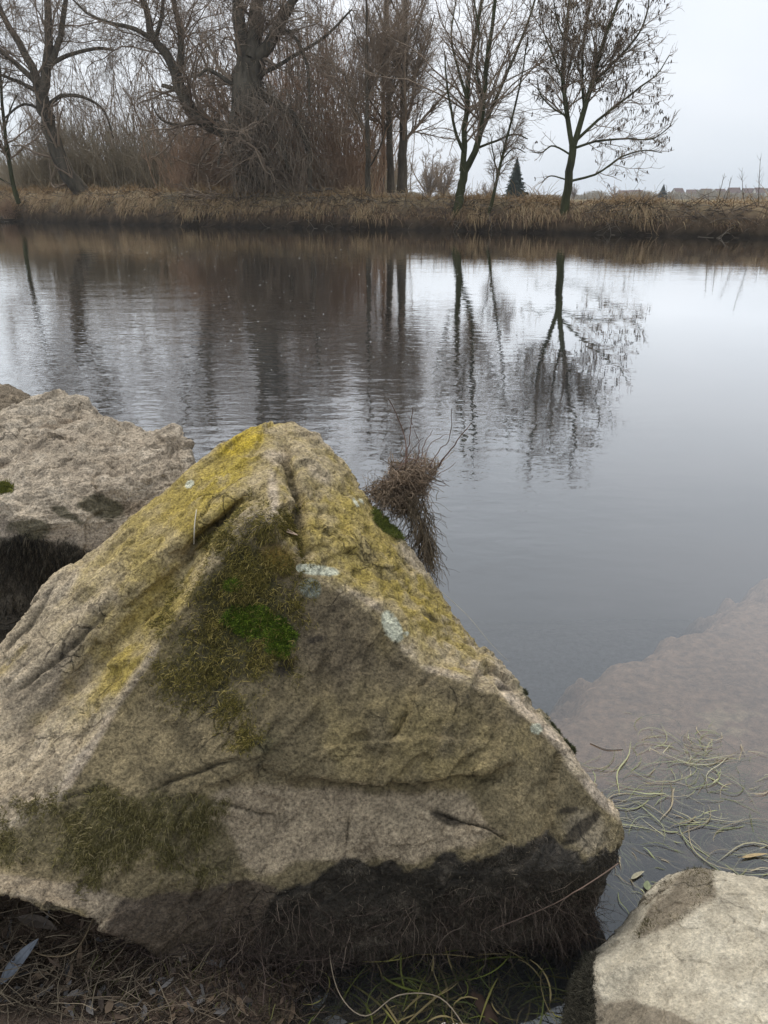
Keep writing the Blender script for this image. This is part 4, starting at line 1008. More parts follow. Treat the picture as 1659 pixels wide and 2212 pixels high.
def make_tree(name, label, base, limbs, levels, seed, bark, crown_mat, group=None, cat='tree', crown_name='crown', extra=None, K=14, seeds=0, skip=0):
    """limbs: list of (points Nx3, r0, r1); levels: list of dict"""
    rs = np.random.default_rng(seed)
    root = empty(name, base); tag(root, label, cat, group)
    LP = np.stack([resample(p, K) for p, _, _ in limbs]); LR = np.stack([np.linspace(a, b, K) for _, a, b in limbs])
    LP = LP + rs.normal(0, 1, LP.shape) * LR[..., None] * .12
    V, Q = tubes(LP - np.asarray(base), LR, 9)
    mesh('trunk', V, Q, bark, root)
    s = Soup(); P, R = LP[skip:], LR[skip:]; last = None
    for lv in levels:
        P, R = kids(P, R, rs=rs, **lv)
        last = P
        sides = 5 if lv['rmin'] > .02 else 3
        V, Q = tubes(P - np.asarray(base), R, sides); s.add(V, Q)
    s.build(crown_name, crown_mat, root)
    if seeds:
        idx = rs.choice(len(last), seeds); p = last[idx, -1] - np.asarray(base)
        n = seeds; m = 3
        st_ = np.repeat(p, m, 0) + rs.normal(0, .05, (n * m, 3))
        d = rs.normal(0, .25, (n * m, 3)) + [0, 0, -1]
        Pb, Rb = bundle(n * m, st_, d, rs.uniform(.08, .22, n * m), 4, .1, -.1, rs.uniform(.015, .030, n * m), rs)
        Rb = Rb * np.array([.4, 1.1, 1.3, .4])
        V, Q = tubes(Pb, Rb, 4); mesh('seed_clusters', V, Q, M_seed, root)
    return root
def limb(Y, pts, r0, r1, dy=0):
    n = len(pts)
    return (np.array([W(a, b, Y + dy * i / max(1, n - 1)) for i, (a, b) in enumerate(pts)]), r0, r1)
BASE = lambda u, v, Y: W(u, v, Y)
LV = dict
# leaning willow on the left
Y1 = 58.5
make_tree('willow_tree', 'leaning willow at the left with bowed trunk and one branch arching down right', BASE(200, 452, Y1),
    [limb(Y1, [(205, 455), (160, 395), (118, 310), (98, 240), (90, 205)], .62, .42), limb(Y1, [(90, 205), (70, 150), (40, 90), (10, 40), (-30, -60), (-60, -200)], .32, .10, 2), limb(Y1, [(90, 205), (104, 140), (106, 60), (100, -40), (90, -160), (95, -260)], .36, .10, 1),
     limb(Y1, [(104, 150), (128, 90), (140, 10), (150, -80), (150, -200)], .24, .08, 2), limb(Y1, [(92, 195), (50, 150), (0, 110), (-60, 60), (-120, -30)], .22, .08, -1), limb(Y1, [(108, 140), (150, 118), (210, 105), (245, 108)], .16, .08, 2),
     limb(Y1, [(98, 232), (135, 207), (185, 212), (225, 240), (245, 300)], .16, .05, 1), limb(Y1, [(96, 238), (50, 226), (5, 260)], .12, .05), limb(Y1, [(86, 200), (30, 172), (-40, 150)], .17, .06)],
    [LV(n=110, t0=.12, t1=1, lf=.62, ang=.8, K=10, up=.0, jit=.18, rr=.20, rmin=.022), LV(n=900, t0=.1, t1=1, lf=.55, ang=.85, K=8, up=-.02, jit=.2, rr=.5, rmin=.014), LV(n=4800, t0=.1, t1=1, lf=.55, ang=.75, K=6, up=-.07, jit=.2, rr=.5, rmin=.010, lmin=.6), LV(n=4500, t0=.1, t1=1, lf=.6, ang=.6, K=4, up=-.05, jit=.2, rr=.5, rmin=.009, lmin=.35)], 101, M_bark, M_crown)
# slender tree, far left
Y0 = 60
make_tree('ash_tree', 'slender young tree at the left edge with a thin straight stem', BASE(30, 420, Y0),
    [limb(Y0, [(40, 440), (22, 370), (10, 280), (2, 190), (-5, 60), (-10, -80)], .17, .05), limb(Y0, [(10, 280), (25, 230), (40, 200)], .07, .03), limb(Y0, [(40, 440), (30, 405), (-30, 370)], .10, .05)],
    [LV(n=34, t0=.2, t1=1, lf=.35, ang=.7, K=7, up=.05, jit=.12, rr=.5, rmin=.022), LV(n=260, t0=.1, t1=1, lf=.5, ang=.7, K=6, up=.03, jit=.18, rr=.5, rmin=.013), LV(n=1500, t0=.1, t1=1, lf=.5, ang=.6, K=5, up=0, jit=.15, rr=.5, rmin=.009, lmin=.3)], 102, M_bark_green, M_crown)
# second leaning willow
Y2 = 56
make_tree('willow_tree', 'dark willow leaning left out of brushwood with a broken stub on its trunk', BASE(585, 425, Y2),
    [limb(Y2, [(590, 425), (560, 350), (500, 290), (440, 262), (405, 225), (388, 190), (382, 165)], .60, .36), limb(Y2, [(382, 165), (355, 110), (330, 80), (318, 30), (300, -30), (290, -150), (270, -260)], .34, .08, 2), limb(Y2, [(384, 170), (392, 110), (388, 50), (375, 0), (380, -120), (390, -230)], .27, .08, 1),
     limb(Y2, [(335, 90), (290, 62), (240, 50), (190, 30), (150, -10)], .17, .05, -1), limb(Y2, [(335, 85), (350, 30), (352, -60), (350, -180)], .15, .06), limb(Y2, [(395, 195), (370, 190), (350, 184)], .17, .12), limb(Y2, [(440, 262), (390, 270), (350, 260), (330, 230)], .12, .04)],
    [LV(n=110, t0=.12, t1=1, lf=.62, ang=.85, K=10, up=0, jit=.19, rr=.20, rmin=.022), LV(n=900, t0=.1, t1=1, lf=.55, ang=.85, K=8, up=-.02, jit=.2, rr=.5, rmin=.014), LV(n=4800, t0=.1, t1=1, lf=.55, ang=.75, K=6, up=-.06, jit=.2, rr=.5, rmin=.010, lmin=.6), LV(n=4500, t0=.1, t1=1, lf=.6, ang=.6, K=4, up=-.05, jit=.2, rr=.5, rmin=.009, lmin=.35)], 103, M_bark, M_crown)
# the big old willow
Y3 = 52
make_tree('willow_tree', 'massive old willow with the thickest trunk and a curtain of hanging twigs', BASE(575, 462, Y3),
    [limb(Y3, [(575, 462), (560, 420), (540, 330), (530, 250), (532, 180), (540, 120)], 1.35, .85), limb(Y3, [(532, 130), (520, 70), (512, 0), (500, -90), (490, -230)], .50, .15, 1), limb(Y3, [(545, 130), (552, 60), (556, 0), (560, -120), (575, -260)], .55, .15, 2), limb(Y3, [(548, 135), (585, 85), (615, 30), (640, -10), (680, -80), (720, -190)], .42, .10, -1),
     limb(Y3, [(605, 60), (640, 85), (665, 150), (668, 230)], .15, .05, -2), limb(Y3, [(530, 200), (490, 175), (450, 150), (430, 165)], .17, .06, -1), limb(Y3, [(590, 75), (625, 68), (645, 66)], .14, .08), limb(Y3, [(555, 200), (620, 240), (660, 300), (670, 380), (665, 430)], .28, .10, -1.5), limb(Y3, [(550, 230), (600, 300), (625, 370)], .3, .10, -2),
     limb(Y3, [(550, 170), (620, 130), (700, 80), (760, 20)], .14, .05, -1), limb(Y3, [(540, 250), (490, 300), (470, 360)], .2, .06, -1), limb(Y3, [(560, 440), (500, 455), (470, 440)], .3, .1, -1), limb(Y3, [(580, 450), (620, 462), (640, 485)], .3, .10, -2.5)],
    [LV(n=130, t0=.1, t1=1, lf=.6, ang=.85, K=10, up=-.01, jit=.18, rr=.16, rmin=.024), LV(n=1100, t0=.1, t1=1, lf=.55, ang=.85, K=8, up=-.04, jit=.2, rr=.5, rmin=.014), LV(n=6000, t0=.1, t1=1, lf=.55, ang=.75, K=6, up=-.10, jit=.18, rr=.5, rmin=.010, lmin=.7), LV(n=3500, t0=.1, t1=1, lf=.6, ang=.6, K=4, up=-.08, jit=.2, rr=.5, rmin=.009, lmin=.4)], 104, M_bark, M_crown)
# hanging curtain: part of the old willow
rs = np.random.default_rng(77); n = 1500
oldw = [o for o in scene.collection.objects if o.get('label', '').startswith('massive old')][0]
uu = 500 + 210 * rs.beta(1.6, 2.0, n); vv = rs.uniform(170, 400, n) + .25 * np.abs(uu - 560); st_ = W(uu, vv, Y3 - 1.2 + rs.uniform(-1.6, 1.2, n))
d = np.stack([rs.normal(.15, .5, n), rs.normal(0, .4, n), rs.uniform(-1.2, .1, n)], 1)
Pn, Rn = bundle(n, st_, d, rs.uniform(.6, 3.0, n), 8, .20, -.13, rs.uniform(.008, .02, n), rs)
Pn[..., 2] = np.maximum(Pn[..., 2], .3)
bb = np.array(BASE(575, 462, Y3)); V, Q = tubes(Pn - bb, Rn, 3)
mesh('hanging_twigs', V, Q, plain_mat('dead_twigs', (0.14, 0.11, 0.08), (0.34, 0.27, 0.20), .7, .95), oldw)
# twin limes in the middle
def upright(u0, v0, Y_, r0, spread, top, seed, label, nb=36, tw=3800, lean=0, kind='lime_tree', cm=None, first=.33, cross=3000, cr_up=.07):
    b = W(u0, v0, Y_)
    limbs = [limb(Y_, [(u0, v0), (u0 + lean * .2, v0 - 90), (u0 + lean * .4, v0 - 200), (u0 + lean * .7, v0 - 330), (u0 + lean, top)], r0, r0 * .18)]
    r = np.random.default_rng(seed + 500)
    for k in range(nb // 5):
        f = first + (.55) * k / (nb // 5); sv = v0 + (top - v0) * f; sgn = -1 if k % 2 else 1
        L = spread * (1.1 - .5 * f) * r.uniform(.7, 1.1)
        limbs.append(limb(Y_, [(u0 + lean * f, sv), (u0 + lean * f + sgn * L * .35, sv - L * .55), (u0 + lean * f + sgn * L * .65, sv - L * 1.3), (u0 + lean * f + sgn * L * .9, sv - L * 2.3)], r0 * .35 * (1.1 - f), .03, r.normal(0, 3.0)))
    return make_tree(kind, label, b, limbs, [LV(n=int(nb * 1.7), t0=.28, t1=1, lf=.42, ang=.75, K=9, up=cr_up, jit=.10, rr=.42, rmin=.022), LV(n=nb * 13, t0=.1, t1=1, lf=.5, ang=.7, K=7, up=.04, jit=.14, rr=.5, rmin=.013), LV(n=int(tw * .8), t0=.1, t1=1, lf=.5, ang=.65, K=5, up=.03, jit=.16, rr=.5, rmin=.009, lmin=.6), LV(n=int(tw * .5), t0=.1, t1=1, lf=.6, ang=.6, K=4, up=.02, jit=.18, rr=.5, rmin=.008, lmin=.4)], seed, M_bark, cm or M_crown)
upright(868, 418, 52, .36, 95, -230, 110, 'tall bare tree with the thicker trunk of the close pair in the middle', lean=10)
upright(845, 416, 54, .27, 85, -210, 111, 'tall bare tree with the thinner trunk, left of its close twin in the middle', lean=-14)
upright(795, 425, 50, .20, 60, -170, 112, 'slim brushy tree between the old willow and the close pair', nb=22, tw=2600, lean=-4, first=.1)
upright(826, 414, 58, .16, 60, -140, 113, 'thin dark stem just left of the close pair of trees', nb=16, tw=1500, lean=6)
# forked tree
Y5 = 43.5
make_tree('maple_tree', 'forked slender tree with two green stems right of the close pair', BASE(990, 447, Y5),
    [limb(Y5, [(984, 480), (990, 440), (1000, 390), (1003, 350)], .27, .20), limb(Y5, [(998, 370), (1002, 310), (1008, 230), (1015, 140), (1030, 60), (1045, -30), (1050, -150)], .17, .05, 1), limb(Y5, [(1000, 380), (1025, 330), (1038, 280), (1045, 210), (1052, 130), (1065, 50), (1075, -60), (1080, -170)], .19, .05, -1),
     limb(Y5, [(1036, 290), (1065, 230), (1090, 170), (1120, 100), (1150, 20), (1170, -60)], .11, .04, 1), limb(Y5, [(1003, 330), (985, 290), (975, 240), (965, 180), (960, 110)], .10, .03, -1), limb(Y5, [(1030, 320), (1070, 305), (1110, 290), (1140, 300)], .07, .03), limb(Y5, [(1010, 220), (990, 150), (975, 80), (985, 0)], .08, .03, 1),
     limb(Y5, [(1045, 230), (1030, 150), (1035, 70), (1020, -20)], .08, .03)],
    [LV(n=110, t0=.15, t1=1, lf=.5, ang=.75, K=8, up=.03, jit=.13, rr=.42, rmin=.018), LV(n=650, t0=.1, t1=1, lf=.5, ang=.75, K=7, up=.02, jit=.17, rr=.5, rmin=.012), LV(n=2800, t0=.1, t1=1, lf=.5, ang=.65, K=5, up=0, jit=.17, rr=.5, rmin=.0085, lmin=.45)], 120, M_bark_green, M_crown, skip=1)
Y5b = 42.5
make_tree('young_tree', 'thin young tree leaning right between the forked tree and the seeded ash', BASE(1062, 450, Y5b),
    [limb(Y5b, [(1052, 475), (1062, 440), (1078, 370), (1092, 310), (1110, 240), (1128, 160), (1140, 80)], .10, .03), limb(Y5b, [(1085, 345), (1110, 320), (1135, 330)], .04, .02), limb(Y5b, [(1075, 380), (1065, 330), (1060, 290)], .04, .02)],
    [LV(n=26, t0=.1, t1=1, lf=.25, ang=.7, K=7, up=.03, jit=.14, rr=.5, rmin=.016), LV(n=170, t0=.1, t1=1, lf=.5, ang=.7, K=6, up=.0, jit=.17, rr=.5, rmin=.011), LV(n=1100, t0=.1, t1=1, lf=.5, ang=.6, K=5, up=0, jit=.15, rr=.5, rmin=.008, lmin=.3)], 121, M_bark_green, M_crown)
# ash with seed clusters
Y6 = 40.5
make_tree('ash_tree', 'ash tree standing alone on the right with dark seed clusters in its crown', BASE(1218, 475, Y6),
    [limb(Y6, [(1212, 500), (1220, 450), (1226, 400), (1235, 340), (1240, 310)], .24, .17), limb(Y6, [(1238, 325), (1224, 240), (1216, 170), (1220, 90), (1230, 0), (1235, -90), (1240, -180)], .13, .03, 1), limb(Y6, [(1240, 315), (1262, 240), (1280, 180), (1300, 100), (1330, 20), (1350, -60), (1350, -150)], .15, .03, -1),
     limb(Y6, [(1244, 305), (1285, 265), (1330, 230), (1380, 190), (1420, 160), (1445, 120)], .08, .02, 1), limb(Y6, [(1240, 320), (1290, 305), (1350, 300), (1410, 300), (1450, 270)], .065, .018, -1), limb(Y6, [(1228, 392), (1290, 375), (1340, 340), (1390, 325), (1430, 330)], .065, .018, .5),
     limb(Y6, [(1222, 250), (1190, 230), (1165, 200), (1160, 165)], .05, .015), limb(Y6, [(1262, 240), (1258, 160), (1262, 80), (1275, 0), (1290, -100)], .075, .02), limb(Y6, [(1285, 175), (1330, 130), (1375, 80), (1400, 20), (1400, -40)], .07, .02, -1),
     limb(Y6, [(1234, 335), (1195, 315), (1170, 330), (1150, 328)], .05, .02), limb(Y6, [(1228, 390), (1190, 380), (1170, 395)], .04, .02), limb(Y6, [(1218, 180), (1195, 120), (1175, 70), (1170, 10)], .055, .015, 1), limb(Y6, [(1222, 95), (1200, 30), (1195, -50)], .05, .015)],
    [LV(n=200, t0=.10, t1=1, lf=.44, ang=.62, K=9, up=.02, jit=.13, rr=.42, rmin=.018), LV(n=1300, t0=.1, t1=1, lf=.5, ang=.75, K=7, up=.05, jit=.16, rr=.5, rmin=.011), LV(n=3600, t0=.1, t1=1, lf=.5, ang=.6, K=5, up=.04, jit=.17, rr=.5, rmin=.009, lmin=.35)], 122, M_bark_green, M_crown, seeds=800, skip=1)

# brushwood: single shrubs, each its own thing
def shrub_mesh(seed, h, w, n, mat):
    rs = np.random.default_rng(seed)
    a = rs.uniform(0, 2 * np.pi, n); k = rs.random(n)
    st_ = np.stack([rs.normal(0, w * .22, n), rs.normal(0, w * .22, n), np.zeros(n)], 1)
    d = np.stack([np.cos(a) * k * .55, np.sin(a) * k * .55, np.ones(n)], 1)
    P, R = bundle(n, st_, d, h * rs.uniform(.45, 1.05, n), 9, .10, .02, rs.uniform(.018, .045, n), rs)
    s = Soup(); V, Q = tubes(P, R, 4); s.add(V, Q)
    P2, R2 = kids(P, R, n * 9, .1, 1, .32, .5, 6, .03, .16, .5, rs, .012); V, Q = tubes(P2, R2, 3); s.add(V, Q)
    P3, R3 = kids(P2, R2, n * (34 if h > 9 else 55), .1, 1, .5, .6, 4, .0, .2, .5, rs, .0095, lmin=.35); V, Q = tubes(P3, R3, 3); s.add(V, Q)
    return s
protos = {}
for key, (seed, h, w, n, mat) in {'red': (201, 5.5, 5, 90, M_crown_red), 'grey': (202, 5.5, 6, 90, M_crown_grey), 'tall': (203, 10.5, 6, 60, M_crown_red), 'tallb': (204, 9.5, 6.5, 50, M_crown)}.items():
    o = shrub_mesh(seed, h, w, n, mat).build('shrub', mat); protos[key] = o
used = set()
rs = np.random.default_rng(9)
shr = [('grey', 120, 405, 66, 1.0, 'grey green bush standing behind the leaning willow'), ('grey', 200, 405, 69, .95, 'grey green bush just right of the leaning willow trunk'), ('grey', 270, 405, 67, 1.05, 'grey green bush in the gap between both leaning willows'), ('grey', 345, 408, 66, .9, 'grey green bush left of the reddish brushwood'),
       ('red', 420, 412, 60, .95, 'low reddish brushwood left of the old willow'), ('red', 470, 415, 58, .85, 'reddish brushwood close against the left side of the old willow'), ('tallb', 390, 405, 72, 1.35, 'tall thin thicket behind the second leaning willow'), ('tallb', 170, 400, 76, 1.25, 'tall thin thicket behind the grey green bushes on the left'),
       ('tallb', 290, 400, 74, 1.35, 'tall thin thicket behind the grey green bushes in the gap'), ('tall', 640, 418, 58, 1.25, 'tall reddish thicket right behind the old willow'), ('tall', 700, 420, 57, 1.3, 'tall reddish thicket between the old willow and the slim brushy tree'), ('tall', 760, 420, 58, 1.15, 'tall reddish thicket left of the slim brushy tree'),
       ('tall', 560, 410, 66, 1.3, 'tall thicket hidden behind the old willow trunk'), ('red', 610, 425, 54.5, .6, 'low brushwood at the foot of the old willow'), ('red', 740, 425, 54, .6, 'low brushwood on the bank right of the old willow'), ('tallb', 480, 405, 70, 1.3, 'tall thicket between the second leaning willow and the old one'),
       ('tallb', 800, 415, 64, .85, 'tall thicket behind the slim brushy tree'), ('red', 400, 440, 57.0, .33, 'low dark bush on the bank edge under the second willow'), ('grey', 65, 405, 68, .7, 'small grey bush at the far left'), ('red', 20, 440, 61, .3, 'low dark bush on the bank at the left edge')]
for kind, uu, vv, Yb, sc, lab in shr:
    src = protos[kind]
    o = src if kind not in used else copy_tree(src)
    used.add(kind)
    b = W(uu, vv, Yb); b[2] = max(float(far_z(np.array([b[0]]), np.array([b[1]]))[0]) - .1, .2)
    o.location = [float(q) for q in b]; o.scale = (sc, sc, sc * rs.uniform(.92, 1.05)); o.rotation_euler = (0, 0, rs.uniform(0, 6.28))
    tag(o, lab, 'shrub', 'brushwood on the far bank')

s = Soup(); rs = np.random.default_rng(330); n = 9000
uu = rs.uniform(-120, 905, n); st_ = W(uu, 430, rs.uniform(76, 92, n)); st_[:, 2] = 1.2
Pn, Rn = bundle(n, st_, np.stack([rs.normal(0, .35, n), rs.normal(0, .3, n), np.ones(n)], 1), rs.uniform(1.5, 4.2, n) * (uu < 860) + 1.0, 5, .2, 0, rs.uniform(.02, .05, n), rs)
V, Q = tubes(Pn, Rn, 3); s.add(V, Q)
tag(s.build('undergrowth', M_crown_grey), 'dense grey brown undergrowth behind the willows', 'undergrowth', kind='stuff')
# distant round tree, spruce, hedges and houses
def round_tree(u0, Yd, h, seed, label, w=1.0):
    b = W(u0, 430, Yd); b[2] = 1.25
    rs = np.random.default_rng(seed); limbs = []
    for k in range(9):
        a = rs.uniform(-1, 1); 
        limbs.append((np.array([b, b + [a * h * .12, 0, h * .25], b + [a * h * .33 * w, rs.normal(0, h * .1), h * .6], b + [a * h * .42 * w, rs.normal(0, h * .15), h * rs.uniform(.75, 1)]]), h * .022, h * .004))
    return make_tree('bare_tree', label, b, limbs, [LV(n=110, t0=.15, t1=1, lf=.4, ang=.6, K=6, up=.0, jit=.15, rr=.5, rmin=h * .0045), LV(n=1500, t0=.1, t1=1, lf=.5, ang=.7, K=5, up=0, jit=.2, rr=.5, rmin=h * .003)], seed, M_crown, M_crown, 'distant trees across the field')
round_tree(925, 150, 8.0, 301, 'distant round bare tree seen between the close pair and the forked tree', 1.1)
round_tree(955, 155, 7.6, 302, 'distant bare tree right beside the round one', 1.0)
round_tree(1055, 260, 5.5, 303, 'small distant bare tree left of the dark spruce')
round_tree(1240, 330, 6.5, 304, 'small distant bare tree just right of the ash trunk', 1.5)
round_tree(1330, 330, 5.0, 305, 'small distant bare tree where the houses begin', 1.5)
# spruce
Ys = 170; b = W(1112, 430, Ys); b[2] = 1.25; hS = 8.0
rs = np.random.default_rng(310); n = 5200
t = rs.random(n) ** .8; a = rs.uniform(0, 2 * np.pi, n); rr = (1 - t) * hS * .27 * (.35 + .65 * np.abs(np.sin(t * 31 + 1.3 * np.sin(a * 3)))) * (1 + .35 * np.sin(a * 5 + t * 9)) + .05; k = np.sqrt(rs.random(n))
st_ = np.stack([rr * k * np.cos(a), rr * k * np.sin(a), t * hS + .3], 1)
d = np.stack([np.cos(a), np.sin(a), np.full(n, -.35)], 1)
Pn, Rn = bundle(n, st_, d, np.full(n, .6) * (1.1 - t), 4, .1, 0, np.full(n, .10) * (1.2 - t), rs)
spr = empty('spruce_tree', b); tag(spr, 'dark pointed spruce standing alone in the distant field', 'tree', 'distant trees across the field')
V, Q = tubes(Pn, Rn, 4); mesh('crown', V, Q, plain_mat('spruce_needles', (.015, .03, .018), (.04, .06, .035), 2, .9), spr)
V, Q = tubes(np.array([[[0, 0, 0], [0, 0, hS * .5], [0, 0, hS]]]), np.array([[.16, .1, .02]]), 7); mesh('trunk', V, Q, M_bark, spr)
spr2 = copy_tree(spr); b = W(1430, 430, 420); spr2.location = (b[0], b[1], 1.25); spr2.scale = (1.1, 1.1, .9); spr2['label'] = 'far hazy spruce among the houses on the horizon'
# houses
M_wall = plain_mat('house_plaster', (.5, .48, .43), (.6, .57, .52), .4, .9); M_roof = plain_mat('house_roof', (.10, .055, .045), (.16, .09, .07), .8, .9); M_win = plain_mat('house_window', (.03, .035, .04), (.05, .055, .06), 1, .3)
def house(u0, Yd, wdt, h, rot, label):
    b = W(u0, 430, Yd); b[2] = 1.25 + .004 * (Yd - 300)
    root = empty('house', b); root.rotation_euler = (0, 0, rot); tag(root, label, 'house', 'houses of the distant village')
    w, d_ = wdt / 2, 4.5; hw = h * .5
    V = np.array([[-w, -d_, 0], [w, -d_, 0], [w, d_, 0], [-w, d_, 0], [-w, -d_, hw], [w, -d_, hw], [w, d_, hw], [-w, d_, hw], [-w, 0, h * .97], [w, 0, h * .97]], float)
    mesh('wall', V, [np.array([[0, 1, 5, 4], [1, 2, 6, 5], [2, 3, 7, 6], [3, 0, 4, 7]]), np.array([[4, 8, 7], [5, 6, 9]])], M_wall, root, smooth=False)
    e = .5; t = .25
    R = np.array([[-w - e, -d_ - e, hw - .3], [w + e, -d_ - e, hw - .3], [w + e, 0, h], [-w - e, 0, h], [-w - e, d_ + e, hw - .3], [w + e, d_ + e, hw - .3]], float)
    R = np.concatenate([R, R + [0, 0, t]])
    mesh('roof', R, np.array([[6, 7, 8, 9], [9, 8, 11, 10], [1, 0, 3, 2], [2, 3, 4, 5], [0, 1, 7, 6], [4, 10, 11, 5], [1, 2, 8, 7], [2, 5, 11, 8], [0, 6, 9, 3], [3, 9, 10, 4]]), M_roof, root, smooth=False)
    for k in range(3):
        x0 = -w + wdt * (k + .5) / 3 - .5
        mesh('window', np.array([[x0, -d_ - .05, hw * .4], [x0 + 1, -d_ - .05, hw * .4], [x0 + 1, -d_ - .05, hw * .8], [x0, -d_ - .05, hw * .8]]), np.array([[0, 1, 2, 3]]), M_win, root, smooth=False)
for i, (u0, Yd, w_, h_, rot, lab) in enumerate([(1345, 430, 12, 6, .1, 'low distant house, leftmost of the village on the horizon'), (1372, 460, 14, 6.5, -.1, 'long distant house second from the left in the village'), (1462, 430, 10, 8, .2, 'distant house just right of the far spruce'), (1492, 470, 12, 7, -.3, 'distant house left of the widest gap in the village'),
        (1522, 430, 11, 7.5, 0, 'distant house with a low gable in the middle of the village'), (1552, 450, 13, 7.5, .3, 'distant house right of the middle of the village'), (1582, 430, 12, 8.5, -.2, 'tall distant house towards the right of the village'), (1612, 440, 12, 8, .1, 'distant house third from the right edge'), (1636, 430, 10, 8.5, 0, 'distant house second from the right edge'), (1660, 440, 12, 8, .2, 'distant house cut by the right edge of the picture')]):
    house(u0, Yd + 330, w_ * .8, h_ * .95, rot, lab)
# hedge line far away
s = Soup(); rs = np.random.default_rng(320); n = 9000
xx = np.concatenate([rs.uniform(10, 330, n // 2), rs.uniform(-300, 330, n - n // 2)])
st_ = np.stack([xx, 480 + rs.normal(0, 8, n), np.full(n, 1.2)], 1); hh = 1.5 + 5.5 * np.clip(vnoise(np.stack([xx / 9, 0 * xx, 0 * xx], 1), 3) * .5 + .35, 0, 1)
Pn, Rn = bundle(n, st_, np.stack([rs.normal(0, .3, n), rs.normal(0, .3, n), np.ones(n)], 1), hh, 4, .2, 0, np.full(n, .22), rs)
V, Q = tubes(Pn, Rn, 3); tag(s.add(V, Q) or s.build('hedgerow', M_crown_grey), 'far grey hedgerow and scrub along the horizon', 'hedgerow', kind='stuff')

# ------------------------------------------------------------------ dry grass and brambles on the far bank
rs = np.random.default_rng(400); s = Soup()
n = 52000
xx = np.where(rs.random(n) < .9, rs.uniform(-44, 36, n), rs.uniform(-90, 70, n)); dd = rs.choice([0, 1], n, p=[.72, .28]) * rs.uniform(1.5, 5, n); dd = np.where(dd == 0, rs.uniform(.22, 1.9, n), dd)
yy = bank_line(xx) + dd; zz = far_z(xx, yy)
pn = np.stack([xx, yy, zz], 1)
clump = fbm(pn, .8, 3, 401)
nb_ = fbm(pn, .9, 4, 5); yy = yy + sst(-.2, .5, dd) * (1 - sst(1.6, 3, dd)) * .35 * nb_; zz = zz + .26 * nb_ * np.maximum(sst(-.2, .5, dd) * (1 - sst(1.6, 3, dd)), .15)
K = 5
topg = sst(1.2, 2.0, dd)
L = (rs.uniform(.22, .62, n) * np.clip(1 + 1.6 * clump, .12, 2.3)) * np.where(rs.random(n) < .09, 1.8, 1)
d0 = np.stack([rs.normal(0, .45, n), -.9 + .9 * topg + rs.normal(0, .35, n), .6 + .5 * topg + rs.normal(0, .2, n)], 1); d0 /= np.linalg.norm(d0, axis=1, keepdims=True)
cur = np.stack([xx, yy, zz - .03], 1); P_ = [cur]; d = d0
for k in range(1, K):
    d = d + np.stack([np.zeros(n), -.25 * (1 - topg), -.55 + .2 * topg], 1) + rs.normal(0, .12, (n, 3)); d /= np.linalg.norm(d, axis=1, keepdims=True)
    cur = cur + d * (L / (K - 1))[:, None]; P_.append(cur)
P_ = np.stack(P_, 1); P_[..., 2] = np.maximum(P_[..., 2], .02)
R_ = rs.uniform(.008, .017, n)[:, None] * np.array([1, .9, .8, .6, .25])[None]
cA = np.array([.36, .25, .14]); cB = np.array([.21, .135, .085]); cC = np.array([.085, .058, .042]); cD = np.array([.46, .35, .20])
lx = fbm(pn, .35, 3, 402)
tone = np.clip(zz / 1.5 + .10 + .7 * clump + .4 * lx + rs.normal(0, .22, n), 0, 1)[:, None]  # blades painted darker low down, carrying on the undercut shade
cc = np.where(tone < .5, cC + (cB - cC) * tone * 2, cB + (cA - cB) * (tone - .5) * 2)
pk = rs.random(n) < .15 * tone[:, 0]; cc[pk] = cD
V, Q = ribbons(P_, R_, np.tile([1., .2, 0], (n, 1)))
s.add(V, Q, np.repeat(cc, K * 2, 0))
tag(s.build('bank_grass', M_grass), 'dry straw coloured grass drooping over the far bank', 'grass', kind='stuff')
# brambles, twiggy scrub hanging on the bank
s = Soup(); n = 4200
xx = rs.uniform(-44, 34, n); dd = rs.uniform(.0, 1.7, n); yy = bank_line(xx) + dd; zz = far_z(xx, yy)
st_ = np.stack([xx, yy - .1, zz], 1); wgt = fbm(st_, .25, 2, 411); keep_ = rs.random(n) < sst(-.3, .5, wgt) + .15 + .5 * (np.abs(xx + 8) < 7)
st_ = st_[keep_]; n = len(st_)
Pn, Rn = bundle(n, st_, np.stack([rs.normal(0, .8, n), -.6 + rs.normal(0, .4, n), rs.uniform(-.3, 1.1, n)], 1), rs.uniform(.4, 1.5, n), 7, .16, -.12, rs.uniform(.008, .02, n), rs)
Pn[..., 2] = np.maximum(Pn[..., 2], .01); V, Q = tubes(Pn, Rn, 3)
cc = np.array([[.07, .05, .04], [.12, .09, .065], [.22, .19, .15], [.05, .04, .03]])[rs.integers(0, 4, n)]; s.add(V, Q, np.repeat(cc, 21, 0))
tag(s.build('brambles', M_twig), 'dark bramble stems and roots hanging down the far bank to the water', 'brambles', kind='stuff')
# exposed roots and washed up branches at the old willow's foot
for i, (pts, r0, c_, lab) in enumerate([([(560, 478), (600, 468), (640, 462)], .07, (.28, .24, .18), 'pale dead branch under the old willow, pointing right'), ([(620, 455), (600, 470), (575, 480)], .08, (.22, .18, .14), 'short dead branch crossing the others at the old willow'), ([(590, 450), (620, 470), (645, 488)], .06, (.30, .26, .2), 'pale dead branch under the old willow dipping to the water'),
        ([(665, 400), (690, 412), (715, 408), (725, 430)], .09, (.08, .065, .05), 'dark crooked branch lying on the bank right of the old willow'), ([(720, 425), (718, 455), (712, 492)], .045, (.16, .13, .10), 'thin dead branch hanging into the water right of the old willow')]):
    stick('dead_branch', np.array([W(a, b, 49.5) for a, b in pts]), r0, r0 * .4, c_, lab, 'branch', 'dead branches on the far bank', K=10, wob=.03, seed=i)
